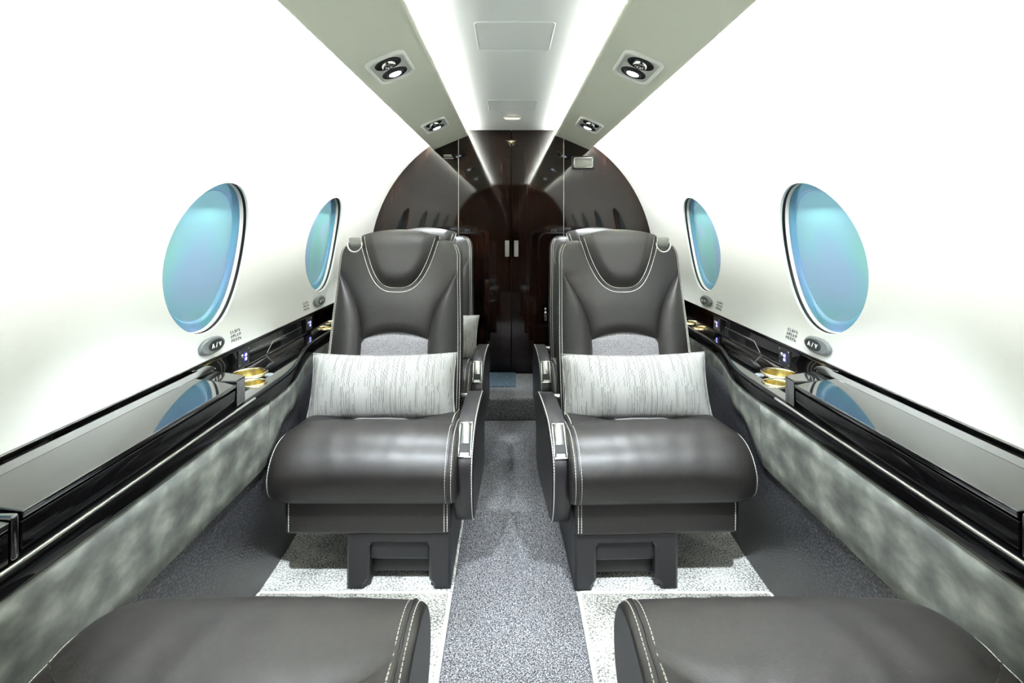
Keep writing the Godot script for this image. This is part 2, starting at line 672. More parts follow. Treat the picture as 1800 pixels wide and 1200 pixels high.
func shell() -> void:
	for s in [-1.0, 1.0]:
		var a := Acc.new()
		wall_skin(a, s, RAD, true)
		# outer skin, with the same openings
		wall_skin(a, s, RAD + 0.05, false)
		var rows := []
		for p in [[RAD * cos(TH0), RAD * sin(TH0) + CYL - EYE], [0.858, -0.367], [0.858, -1.05]]:
			rows.append(PackedVector3Array([P(s * p[0], p[1], REAR), P(s * p[0], p[1], BULK + 0.03)]))
		a.grid(rows, false, false, P(0, -0.5, 0.8), true)
		var w := struct("wall_" + side(s), a, M.wall_cloth, "curved white cloth-covered cabin wall with oval windows, on the %s" % side(s), "wall")
		var n := 0
		for dc in [2.152, 1.337, 0.522, -0.293]:
			n += 1
			window(s, dc, n)
	# ceiling
	var c := Acc.new()
	var xe := RAD * cos(TH1)
	for lift in [0.0, 0.05]:
		var rows := []
		for i in 41:
			var x := lerpf(-1, 1, i / 40.0) * (xe if lift == 0.0 else (RAD + 0.05) * cos(TH1))
			var y := ceil_y(x, lift)
			if i == 0 or i == 40:
				y = CYL + (RAD + lift) * sin(TH1) - EYE
			rows.append(PackedVector3Array([P(x, y, REAR), P(x, y, BULK + 0.03)]))
		c.grid(rows, false, false, P(0, 0, 0.8), lift == 0.0)
	var ceiling := struct("ceiling", c, M.ceiling_cloth, "pale grey recessed ceiling panel between the two overhead rails, lit along its edges", "ceiling")
	# access hatches in the ceiling, each outlined by a thin raised bead
	for h in [[1.34, 1.56], [2.2, 2.42]]:
		var f := Acc.new()
		var path := PackedVector3Array()
		for p in round_rect(0.106, (h[1] - h[0]) * 0.5, 0.014, 4):
			path.append(P(p.x, ceil_y(p.x) - 0.0003, (h[0] + h[1]) * 0.5 + p.y))
		f.tube(path, 0.0030, 6, true)
		obj("hatch_bead", f, M.ceiling_cloth, ceiling)
		var pl := Acc.new()
		pl.rbox(at(P(0, ceil_y(0) - 0.0004, (h[0] + h[1]) * 0.5)), Vector3(0.205, 0.003, h[1] - h[0] - 0.008), 0.0012, 2)
		obj("hatch_panel", pl, M.ceiling_cloth, ceiling)
	# overhead rails
	var k := 0
	for s in [-1.0, 1.0]:
		k += 1
		var a := Acc.new()
		var sec := catmull([Vector2(0.443, 0.414), Vector2(0.438, 0.4135), Vector2(0.36, 0.447), Vector2(0.272, 0.4835), Vector2(0.256, 0.4885), Vector2(0.2495, 0.4945), Vector2(0.2505, 0.502), Vector2(0.258, 0.5055), Vector2(0.274, 0.5005), Vector2(0.36, 0.465), Vector2(0.44, 0.4275), Vector2(0.4455, 0.421)], 4, true)
		var rows := []
		for d in [REAR, BULK]:
			var row := PackedVector3Array()
			for p in sec:
				row.append(P(s * p.x, p.y, d))
			rows.append(row)
		a.grid(rows, true)
		struct("trim_%d" % k, a, M.soffit_skin, "sloping pale olive overhead rail carrying reading lamps along the %s of the ceiling" % side(s), "ceiling rail")
	# floor
	var fl := Acc.new()
	fl.rbox(at(P(0, -0.967 - 0.035, (BULK + REAR) * 0.5)), Vector3(1.74, 0.05, BULK - REAR + 0.1), 0.004, 1)
	struct("floor", fl, M.shell_back, "cabin floor under the carpets", "floor")
	var rw := Acc.new()
	rw.rbox(at(P(0, -0.2, REAR - 0.02)), Vector3(1.74, 1.7, 0.04), 0.004, 1)
	struct("wall_rear", rw, M.wood, "dark wood rear wall behind the camera", "wall")
	# small lamp in the ceiling by the bulkhead
	var t := thing("ceiling_lamp", "small rectangular warm ceiling lamp in front of the dark doors", "lamp", P(0, ceil_y(0), 2.57))
	var b := Acc.new()
	b.extrude(frame(Vector3(0, -0.001, 0), Vector3.RIGHT, Vector3.BACK), round_rect(0.043, 0.021, 0.005), 0.004, 0.001)
	obj("bezel", b, M.soffit_skin, t)
	var e := Acc.new()
	e.rbox(at(Vector3(0, -0.0052, 0)), Vector3(0.068, 0.003, 0.027), 0.001, 2)
	obj("diffuser", e, M.aisle_glow, t)
	var o := OmniLight3D.new()
	o.name = "ceiling_lamp_light"
	o.position = P(0, ceil_y(0) - 0.02, 2.57)
	o.light_energy = 0.0003
	o.light_size = 0.02
	o.light_color = Color(1, 0.95, 0.85)
	o.shadow_enabled = true
	set_range(o)
	add_child(o)

func ell(s: float, dc: float, f: float, k: float, lift: float) -> Vector3:
	return cyl(s, 0.17 + 0.201 / RAD * k * sin(f), dc + 0.178 * k * cos(f), RAD + lift)

func window(s: float, dc: float, n: int) -> void:
	var idx := n if s < 0 else n + 4
	var where: String = ["beside the far row of seats", "beside the front row of facing seats", "beside the nearest seats", "behind the camera"][n - 1]
	var c := cyl(s, 0.17, dc, RAD)
	var t := Node3D.new()
	t.name = "window_%d" % idx
	t.position = c
	add_child(t, true)
	tag(t, "oval blue polarised cabin window in the %s wall, %s" % [side(s), where], "window")
	t.set_meta("kind", "structure")
	var axis := Vector3(0, CYL, -dc) - c
	var bands := [
		["frame", [[1.0, 0.0], [0.995, 0.0012], [0.990, 0.003], [0.988, 0.006]], M.wall_cloth, true],
		["shadow_ring", [[0.988, 0.006], [0.998, 0.0062], [0.998, 0.0135], [0.980, 0.014]], M.rubber, true],  # gap behind the lip, its shadow put in as a black ring
		["reveal", [[0.980, 0.014], [0.976, 0.015], [0.968, 0.022], [0.962, 0.023]], M.wall_cloth, true],
		["pane_rim", [[0.972, 0.024], [0.94, 0.0225], [0.875, 0.0225], [0.85, 0.025], [0.83, 0.031]], M.pane_ring, true],
		["pane", [[0.832, 0.0305], [0.6, 0.0305], [0.3, 0.0305], [0.001, 0.0305]], M.pane_film, true]]
	for b in bands:
		var a := Acc.new()
		var rows := []
		for q in b[1]:
			var row := PackedVector3Array()
			for i in 64:
				row.append(ell(s, dc, TAU * i / 64.0, q[0], q[1]) - c)
			rows.append(row)
		a.grid(rows, true, false, axis * 0.6, true)
		obj(b[0], a, b[2], t)

# ---------------------------------------------------------------- bulkhead
func bulk_poly(x0: float, x1: float, y0: float, y1: float) -> PackedVector2Array:
	# part of the cabin's cross-section between two uprights (x, Y)
	var out := PackedVector2Array()
	var R := RAD + 0.012
	var bot := PackedVector2Array([Vector2(x0, y0), Vector2(x1, y0)])
	out.append_array(bot)
	for i in 25:
		var x := lerpf(x1, x0, i / 24.0)
		var y := CYL - EYE + sqrt(maxf(R * R - x * x, 0.0))
		if absf(x) > R - 0.001:
			y = CYL - EYE
		out.append(Vector2(x, minf(y, y1)))
	return out

func bulkhead() -> void:
	var back := Acc.new()
	back.rbox(at(P(0, -0.2, BULK + 0.045)), Vector3(1.74, 1.7, 0.03), 0.003, 1)
	var w := struct("wall_front", back, M.plastic_dark, "dark polished wood bulkhead closing the far end of the cabin", "bulkhead")
	var floor_y := -0.861
	var parts := [["side_panel", -0.818, -0.3055], ["side_panel", 0.299, 0.818]]
	for p in parts:
		var a := Acc.new()
		a.extrude(Transform3D(Basis.IDENTITY, P(0, 0, BULK + 0.03)), bulk_poly(p[1], p[2], -0.97, 0.56), 0.03, 0.0015)
		obj(p[0], a, M.wood, w)
	# seam strips
	for x in [-0.3035, 0.297]:
		var a := Acc.new()
		a.rbox(at(P(x, -0.2, BULK + 0.003)), Vector3(0.0032, 1.42, 0.006), 0.001, 2)
		obj("seam_strip", a, M.satin, w)
	# two folding doors
	var k := 0
	for d in [[-0.3015, -0.0033], [0.0003, 0.295]]:
		k += 1
		var a := Acc.new()
		a.extrude(Transform3D(Basis.IDENTITY, P(0, 0, BULK + 0.03)), bulk_poly(d[0], d[1], floor_y + 0.004, 0.56), 0.029, 0.0015)
		var o := struct("door_%d" % k, a, M.wood, "tall dark polished wood door, %s leaf of the pair in the bulkhead" % ("left" if k == 1 else "right"), "door")
		var h := Acc.new()
		var hx := -0.026 if k == 1 else 0.0255
		h.extrude(Transform3D(Basis.IDENTITY, P(hx, -0.151, BULK - 0.008)), round_rect(0.012, 0.046, 0.003), 0.009, 0.002)
		h.rbox(at(P(hx, -0.151, BULK - 0.004)), Vector3(0.010, 0.080, 0.008), 0.003, 2)
		obj("pull_handle", h, M.satin, o)
	# brass bolt at the head of the doors
	var t := thing("door_bolt", "small brass slide bolt at the top of the dark double doors", "bolt", P(-0.0015, 0.459, BULK))
	var a := Acc.new()
	a.rbox(at(Vector3(0, 0, 0.004)), Vector3(0.036, 0.008, 0.007), 0.002, 2)
	a.rbox(at(Vector3(0, -0.004, 0.006)), Vector3(0.010, 0.022, 0.008), 0.002, 2)
	obj("bolt_body", a, M.gold_rim, t)
	# framed latch
	t = thing("flush_latch", "silver framed rectangular latch on the right bulkhead panel under the rail", "latch", P(0.406, 0.336, BULK))
	var b := Acc.new()
	b.extrude(at(Vector3.ZERO), round_rect(0.064, 0.038, 0.006), 0.012, 0.003)
	obj("mount", b, M.plastic, t)
	b = Acc.new()
	var ring := PackedVector3Array()
	for p in round_rect(0.051, 0.0265, 0.008):
		ring.append(Vector3(p.x, p.y, 0.015))
	b.tube(ring, 0.0046, 8, true)
	obj("frame", b, M.chrome, t)
	b = Acc.new()
	b.extrude(at(Vector3(0, 0, 0.011)), round_rect(0.047, 0.022, 0.004), 0.004, 0.001)
	obj("paddle", b, M.guide_metal, t)
	# printed notice, too small to read in the photograph: three lines of marks
	t = thing("bulkhead_notice", "tiny white three-line printed notice on the left bulkhead panel", "notice", P(-0.362, 0.372, BULK))
	var rng := RandomNumberGenerator.new()
	rng.seed = 3
	for i in 3:
		b = Acc.new()
		var x := -0.026
		var end: float = [0.018, 0.026, 0.032][i]
		while x < end:
			var wd := rng.randf_range(0.003, 0.007)
			b.rbox(at(Vector3(x + wd * 0.5, 0.009 - i * 0.0095, 0.0008)), Vector3(wd, 0.0052 if i == 0 else 0.0035, 0.0012), 0.0004, 1)
			x += wd + 0.0012
		obj("text_line", b, M.white_mark, t)

# ---------------------------------------------------------------- floor coverings
func carpets() -> void:
	var top := -0.967
	var fl := get_node("floor")
	for s in [-1.0, 1.0]:
		var a := Acc.new()
		a.rbox(at(P(s * 0.44, top - 0.007, (2.49 + REAR) * 0.5)), Vector3(0.56, 0.014, 2.49 - REAR), 0.003, 2)
		obj("side_carpet", a, M.carpet_side, fl)
		# foot mat with a sewn white border
		var t := thing("foot_mat", "pale carpet mat with white sewn edge between the facing seats on the %s" % side(s), "mat", P(s * 0.415, top, 1.0))
		var m := Acc.new()
		m.rbox(at(Vector3(0, 0.0035, 0)), Vector3(0.488, 0.0062, 0.652), 0.003, 2)
		obj("pile", m, M.carpet_mat, t)
		var e := Acc.new()
		var path := PackedVector3Array()
		for p in round_rect(0.248, 0.330, 0.008, 3):
			path.append(Vector3(p.x, 0.0035, p.y))
		e.tube(path, 0.0055, 8, true, 0.75)
		obj("edging", e, M.edging, t)
	var r := Acc.new()
	r.rbox(at(P(0, top - 0.0065, (2.495 + REAR) * 0.5)), Vector3(0.325, 0.0145, 2.495 - REAR), 0.003, 2)
	obj("aisle_carpet", r, M.carpet_aisle, fl)
	var st := Acc.new()
	st.rbox(at(P(0, -0.861 - 0.056, (2.5 + BULK) * 0.5)), Vector3(1.42, 0.112, BULK - 2.5), 0.012, 3)
	obj("carpeted_step", st, M.carpet_aisle, fl)
	var sl := Acc.new()  # blue light on the step, painted as a tinted carpet strip
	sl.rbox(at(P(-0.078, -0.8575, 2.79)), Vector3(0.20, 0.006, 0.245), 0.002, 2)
	tag(obj("blue_light_strip", sl, M.carpet_blue_light), "carpet strip on the step tinted with painted blue light, at the foot of the dark doors", "mat")

# ---------------------------------------------------------------- side ledges and panels
func xe(d: float) -> float:
	return 0.637 + 0.077 * ss(1.42, 1.86, d)

func sidewall(s: float) -> void:
	var sd := side(s)
	var w := get_node("wall_" + sd)
	# lower embossed panel
	var a := Acc.new()
	var rows := []
	for i in 61:
		var d := lerpf(REAR, BULK, i / 60.0)
		var off := maxf(0.0, xe(d) - 0.637) * 0.75
		rows.append(PackedVector3Array([P(s * 0.80, -0.52, d), P(s * (0.652 + off), -0.52, d), P(s * (0.652 + off), -0.56, d), P(s * (0.658 + off * 0.7), -0.70, d), P(s * (0.668 + off * 0.3), -0.967, d), P(s * 0.70, -0.98, d), P(s * 0.80, -0.98, d)]))
	a.grid(rows, true)
	obj("lower_panel", a, M.embossed, w)
	# suede panels: a tall near one and a shallower far one, meeting at an upright seam
	for part in 2:
		var p := Acc.new()
		var n := 80
		var d0: float = [REAR, 1.342][part]
		var d1: float = [1.340, BULK][part]
		var outer := []
		for i in n + 1:
			var d := lerpf(d0, d1, i / float(n))
			# lower edge steps up in a rounded sweep behind the seam
			var lo := -0.640 + 0.088 * ss(1.33, 1.45, d)
			var x := xe(d) + 0.004
			var hi := -0.4704
			var row := PackedVector3Array()
			row.append(P(s * (x + 0.022), hi, d))
			row.append(P(s * x, hi, d))
			for k in range(1, 6):
				var y := lerpf(hi, lo + 0.003, k / 5.0)
				row.append(P(s * (x + (hi - y) * 0.045), y, d))
			row.append(P(s * (x + (hi - lo) * 0.045 + 0.003), lo, d))
			row.append(P(s * (x + 0.026), lo, d))
			outer.append(row)
		p.grid(outer, true)
		obj("suede_panel", p, M.suede, w)
	# ledge slab
	var t := thing("side_ledge", "long black lacquered ledge under the windows on the %s wall, curving in by the seat" % sd, "ledge", P(s * 0.72, -0.43, 1.0))
	var org := t.position
	a = Acc.new()
	rows = []
	for i in 121:
		var d := lerpf(REAR, BULK, i / 120.0)
		var x := xe(d)
		var row := PackedVector3Array()
		for q in [[x + 0.014, -0.430], [x + 0.008, -0.4308], [x + 0.003, -0.433], [x, -0.437], [x - 0.001, -0.442], [x, -0.462], [x + 0.003, -0.4675], [x + 0.008, -0.470], [0.806, -0.470]]:
			row.append(P(s * q[0], q[1], d) - org)
		rows.append(row)
	a.grid(rows, false, false, P(s * 0.72, -0.445, 1.0) - org)
	obj("ledge_front", a, M.lacquer_deep, t)
	a = Acc.new()
	var below := P(s * 0.72, -5.0, 1.0) - org
	for seg in [[REAR, 1.318], [1.51, 2.03], [2.25, BULK]]:
		rows = []
		for i in 41:
			var d := lerpf(seg[0], seg[1], i / 40.0)
			rows.append(PackedVector3Array([P(s * (xe(d) + 0.014), -0.43, d) - org, P(s * 0.806, -0.43, d) - org]))
		a.grid(rows, false, false, below)
	for k in 4:
		var c: Array = CUPS[k]
		var cell: Array = [[1.4035, 1.51], [1.318, 1.4035], [2.129, 2.25], [2.03, 2.129]][k]
		var per := PackedVector3Array()
		for i in 16:
			var d := lerpf(cell[0], cell[1], i / 16.0)
			per.append(P(s * (xe(d) + 0.014), -0.43, d) - org)
		for i in 16:
			per.append(P(s * lerpf(xe(cell[1]) + 0.014, 0.806, i / 16.0), -0.43, cell[1]) - org)
		for i in 16:
			per.append(P(s * 0.806, -0.43, lerpf(cell[1], cell[0], i / 16.0)) - org)
		for i in 16:
			per.append(P(s * lerpf(0.806, xe(cell[0]) + 0.014, i / 16.0), -0.43, cell[0]) - org)
		var hub := P(s * c[1], -0.43, c[0]) - org
		var ring := PackedVector3Array()
		for p in per:
			ring.append(hub + (p - hub).normalized() * (c[2] - 0.001))
		a.grid([ring, per], true, false, below)
	obj("ledge_top", a, M.lacquer, t)
	var lt := t
	var lorg := org
	t = thing("ledge_backboard", "black lacquered strip with a felt-lined slot between the %s ledge and wall" % sd, "backboard", P(s * 0.79, -0.43, 1.0))
	org = t.position
	# back panel of the open recess
	a = Acc.new()
	var prof := [[0.8055, -0.366], [0.8005, -0.368], [0.7995, -0.372], [0.7995, -0.424], [0.795, -0.429], [0.79, -0.4298]]
	rows = []
	for d in [1.29, BULK]:
		var row := PackedVector3Array()
		for q in prof:
			row.append(P(s * q[0], q[1], d) - org)
		rows.append(row)
	a.grid(rows, false, false, P(s * 1.0, -0.5, 2.0) - org)
	obj("back_panel", a, M.lacquer, t)
	# rail where the ledge meets the wall
	a = Acc.new()
	a.rbox(at(P(s * 0.7985, -0.3635, (BULK + REAR) * 0.5) - org), Vector3(0.011, 0.011, BULK - REAR), 0.003, 3)
	obj("wall_rail", a, M.lacquer, t)
	var v := t
	var vorg := org
	t = lt
	org = lorg
	# metal strip on the front edge
	a = Acc.new()
	var path := PackedVector3Array()
	for i in 31:
		var d := lerpf(-0.6, 1.26, i / 30.0)
		path.append(P(s * (xe(d) + 0.003), -0.4340, d) - org)
	a.tube(path, 0.0030, 8, false, 1.0)
	obj("edge_strip", a, M.satin, t)
	# groove lines at the foot of the table housing
	for q in [[0.6425, -0.4335]]:
		a = Acc.new()
		a.rbox(at(P(s * q[0], q[1], 0.9) - org), Vector3(0.0022, 0.004, 0.56), 0.001, 2)
		obj("groove_bead", a, M.lacquer_deep, t)
	# strip along the wall with a felt-lined slot
	org = vorg
	a = Acc.new()
	# plan outline (depth, x) rounded at its far end, swept upwards
	var plan := PackedVector2Array([Vector2(REAR, 0.7445), Vector2(1.26, 0.7445)])
	for i in 7:
		var f := i / 6.0 * PI / 2
		plan.append(Vector2(1.265 + 0.035 * sin(f), 0.7795 - 0.035 * cos(f)))
	plan.append_array(PackedVector2Array([Vector2(1.30, 0.794), Vector2(1.256, 0.794), Vector2(1.25, 0.793)]))
	for i in 7:
		var f := PI / 2 - i / 6.0 * PI
		plan.append(Vector2(1.25 + 0.0065 * cos(f), 0.7835 + 0.0065 * sin(f)))
	plan.append(Vector2(REAR, 0.777))
	var up := Transform3D(Basis(Vector3(0, 0, -1), Vector3(s, 0, 0), Vector3(0, 1, 0)), Vector3(0, EYE - 0.43, 0) - org)
	a.extrude(up, plan, 0.0655, 0.0018)
	obj("slot_strip", a, M.lacquer, v)
	a = Acc.new()
	a.rbox(at(P(s * 0.7855, -0.387, (1.252 + REAR) * 0.5) - org), Vector3(0.018, 0.030, 1.252 - REAR), 0.002, 1)
	obj("felt_liner", a, M.felt, v)
	# table housings standing on the ledge
	for h in [[0.665, 1.238, 0.648, "beside the front seat"], [-0.25, 0.655, 0.642, "cut by the picture's edge"]]:
		var tb := thing("table_housing", "black lacquered table housing with mirror-like lid on the %s ledge, %s" % [sd, h[3]], "table", P(s * 0.695, -0.43, (h[0] + h[1]) * 0.5))
		org = tb.position
		var x0: float = h[2]
		var dl: float = h[1] - 0.05 if h[1] > 1.0 else h[1] - 0.012
		a = Acc.new()
		a.rbox(at(P(s * (x0 + 0.743) * 0.5, -0.4095, (h[0] + dl) * 0.5) - org), Vector3(0.743 - x0, 0.041, dl - h[0]), 0.002, 2)
		obj("housing_body", a, M.lacquer_deep, tb)
		a = Acc.new()
		var tilt := Transform3D(Basis(Vector3(0, 0, 1), s * 0.135), P(s * (x0 + 0.7425) * 0.5, -0.3745, (h[0] + dl) * 0.5) - org)
		a.rbox(tilt, Vector3((0.7425 - x0 + 0.002) / cos(0.135), 0.0105, dl - h[0] - 0.002), 0.0016, 3)
		obj("lid", a, M.lacquer, tb)
		if h[1] > 1.0:
			# end cap, its inner edge cut back at an angle
			a = Acc.new()
			var pl := PackedVector2Array([Vector2(dl + 0.0015, x0 - 0.001), Vector2(h[1] - 0.012, x0 - 0.001), Vector2(h[1] - 0.004, x0 + 0.004), Vector2(h[1], x0 + 0.014), Vector2(h[1] + 0.03, 0.735), Vector2(h[1] + 0.03, 0.743), Vector2(dl + 0.0015, 0.743)])
			a.extrude(Transform3D(up.basis, Vector3(0, EYE - 0.43, 0) - org), pl, 0.0605, 0.002)
			obj("end_cap", a, M.lacquer, tb)
		else:
			a = Acc.new()
			a.rbox(at(P(s * (x0 + 0.743) * 0.5, -0.4, h[1] - 0.005) - org), Vector3(0.743 - x0 + 0.004, 0.058, 0.011), 0.004, 3)
			obj("end_cap", a, M.lacquer, tb)
	# cup holders
	var cup_words := ["larger gold cup holder in the %s ledge beside the table housing", "smaller gold cup holder in the %s ledge, tucked against the table housing", "far gold cup holder in the %s ledge, against the recess wall", "far smaller gold cup holder in the %s ledge by the seat shoulder"]
	for k in 4:
		var c: Array = CUPS[k]
		var cup := thing("cup_holder", cup_words[k] % sd, "cup holder", P(s * c[1], -0.43, c[0]))
		var r: float = c[2]
		a = Acc.new()
		a.lathe(at(Vector3.ZERO), [Vector2(r + 0.003, 0.0002), Vector2(r + 0.002, 0.003), Vector2(r, 0.0042), Vector2(r - 0.003, 0.0036), Vector2(r - 0.0045, 0.001)], 40, false, Vector3(0, -0.2, 0))
		obj("rim", a, M.gold_rim, cup)
		a = Acc.new()
		a.lathe(at(Vector3.ZERO), [Vector2(r - 0.0045, 0.001), Vector2(r - 0.0055, -0.004), Vector2(r - 0.008, -0.026), Vector2(r - 0.013, -0.033), Vector2(r * 0.5, -0.035), Vector2(0.0005, -0.035)], 40, true, Vector3(0, 0.0, 0))
		obj("bowl", a, M.gold, cup)
	for c in [[1.44, 0.690]]:
		a = Acc.new()
		a.lathe(at(P(s * c[1], -0.43, c[0])), [Vector2(0.0118, 0.0), Vector2(0.0115, 0.002), Vector2(0.010, 0.003), Vector2(0.0005, 0.0033)], 24, false, P(s * c[1], -0.6, c[0]))
		tag(obj("ledge_button", a, M.switch_grey), "small round button in the %s ledge next to the gold cup holders" % sd, "button")
	# slim bezel of the pocket in the recess wall
	a = Acc.new()
	path = PackedVector3Array([P(s * 0.7992, -0.424, 1.66), P(s * 0.7992, -0.396, 1.70), P(s * 0.7992, -0.396, 1.93)])
	a.tube(path, 0.0013, 6)
	tag(obj("pocket_bezel", a, M.satin), "thin metal line edging the pocket in the %s recess wall behind the cup holders" % sd, "bezel")
	for k in 2:
		control_plate(s, [1.51, 2.0][k], ["near", "far"][k])
		shade_switch(s, [1.345, 2.105][k], ["under the nearer window", "under the farther window"][k])
		placard(s, [1.475, 1.985][k], ["nearer", "farther"][k])

func control_plate(s: float, d: float, which: String) -> void:
	var t := thing("control_panel", "%s dark control plate with blue display on the %s recess wall above the cup holders" % ["nearer" if which == "near" else "farther", side(s)], "control panel", P(s * 0.7995, -0.3985, d))
	# local frame: x along the cabin (far to near as seen), y up, z into the cabin
	var f := frame(Vector3.ZERO, Vector3(0, 0, -s), Vector3.UP)
	var z := Vector3(-s, 0, 0)
	f = Transform3D(Basis(Vector3(0, 0, s), Vector3.UP, z), Vector3.ZERO)
	var a := Acc.new()
	a.extrude(f, round_rect(0.029, 0.0235, 0.002), 0.004, 0.001)
	obj("plate", a, M.switch_dark, t)
	for q in [Vector2(-1, -1), Vector2(1, -1), Vector2(1, 1), Vector2(-1, 1)]:
		a = Acc.new()
		a.lathe(f * Transform3D(Basis(Vector3.RIGHT, PI / 2), Vector3(q.x * 0.0245, q.y * 0.0195, 0.004)), [Vector2(0.0024, 0), Vector2(0.002, 0.001), Vector2(0.0003, 0.0012)], 10)
		obj("screw", a, M.chrome, t)
	a = Acc.new()
	# the jack sits towards the far end on both sides
	a.lathe(f * Transform3D(Basis(Vector3.RIGHT, PI / 2), Vector3(s * s * -0.011 * (1.0 if s > 0 else 1.0) * (1.0), 0.006, 0.004)), [Vector2(0.0056, 0), Vector2(0.0052, 0.003), Vector2(0.003, 0.0042), Vector2(0.0004, 0.0044)], 14)
	obj("jack", a, M.satin, t)
	a = Acc.new()
	a.rbox(f * at(Vector3(0.006, 0, 0.0045)), Vector3(0.0115, 0.024, 0.002), 0.0006, 1)
	obj("display", a, M.display_glow, t)
	for k in 2:
		a = Acc.new()
		for j in 2:
			var ring := PackedVector3Array()
			for p in round_rect(0.0019, 0.0034, 0.0008, 2):
				ring.append(f * Vector3(0.0035 + j * 0.005 + p.x, 0.0058 - k * 0.0116 + p.y, 0.0059))
			a.tube(ring, 0.0007, 4, true)
		obj("readout", a, M.digit_glow, t)

func shade_switch(s: float, d: float, where: String) -> void:
	var th := -0.122
	var c := cyl(s, th, d, RAD - 0.0005)
	var t := thing("shade_switch", "grey oval rocker with up and down arrows on the %s wall %s" % [side(s), where], "switch", c)
	var inw := Vector3(-s * cos(th), -sin(th), 0)
	var upv := Vector3(-s * sin(th), cos(th), 0) * (1.0)
	upv = Vector3(-s * sin(th) * 1.0, cos(th), 0)
	upv = (Vector3.UP - inw * inw.dot(Vector3.UP)).normalized()
	var f := Transform3D(Basis(upv.cross(inw), upv, inw), Vector3.ZERO)
	var oval := PackedVector2Array()
	var inner := PackedVector2Array()
	for i in 36:
		var g := TAU * i / 36.0
		var cx := signf(cos(g)) * pow(absf(cos(g)), 0.8)
		oval.append(Vector2(0.055 * cx, 0.0215 * sin(g)))
		inner.append(Vector2(0.034 * cx, 0.0145 * sin(g)))
	var a := Acc.new()
	a.extrude(f, oval, 0.012, 0.004, true)
	obj("housing", a, M.switch_grey, t)
	a = Acc.new()
	a.extrude(f * at(Vector3(-s * 0.010, -0.001, 0.0105)), inner, 0.003, 0.001, true)
	obj("rocker", a, M.switch_dark, t)
	for k in 3:
		a = Acc.new()
		var cx: float = [-0.016, 0.0, 0.016][k]
		var pl := PackedVector2Array()
		if k == 1:
			pl = PackedVector2Array([Vector2(-0.0045, -0.006), Vector2(-0.0015, -0.006), Vector2(0.0045, 0.006), Vector2(0.0015, 0.006)])
		else:
			var q := 1.0 if k == (0 if s > 0 else 0) else -1.0
			pl = PackedVector2Array([Vector2(-0.0062, -0.005 * q), Vector2(-0.0022, -0.005 * q), Vector2(0, 0.001 * q), Vector2(0.0022, -0.005 * q), Vector2(0.0062, -0.005 * q), Vector2(0.0012, 0.006 * q), Vector2(-0.0012, 0.006 * q)])
		a.extrude(f * at(Vector3(cx - s * 0.010, -0.001, 0.013)), pl, 0.0012, 0.0003)
		obj("arrow" if k != 1 else "divider_mark", a, M.white_mark, t)

func placard(s: float, d: float, which: String) -> void:
	var th := -0.1225
	var c := cyl(s, th, d, RAD)
	var t := thing("wall_placard", "small block of grey printed lettering on the %s wall, the %s one above the ledge" % [side(s), which], "placard", c)
	var inw := Vector3(-s * cos(th), -sin(th), 0)
	var upv := (Vector3.UP - inw * inw.dot(Vector3.UP)).normalized()
	var f := Transform3D(Basis(upv.cross(inw), upv, inw), Vector3.ZERO)
	var rng := RandomNumberGenerator.new()
	rng.seed = 40
	# lettering too small to read in the photograph: rows of little marks
	for r in 3:
		var a := Acc.new()
		for i in 5:
			var x := -0.022 + i * 0.011
			var y := 0.012 - r * 0.012
			var lean := -0.003 if s > 0 else 0.0
			a.rbox(f * at(Vector3(x - 0.003 + lean * r, y, 0.0006)), Vector3(0.0018, 0.008, 0.0012), 0.0004, 1)
			for m in 3:
				if rng.randf() < 0.62:
					a.rbox(f * at(Vector3(x + lean * r, y + (m - 1) * 0.0034, 0.0006)), Vector3(0.0055, 0.0014, 0.0012), 0.0004, 1)
			if rng.randf() < 0.5:
				a.rbox(f * at(Vector3(x + 0.0025 + lean * r, y + rng.randf_range(-0.002, 0.002), 0.0006)), Vector3(0.0016, 0.004, 0.0012), 0.0004, 1)
		obj("text_line", a, M.mark_grey, t)

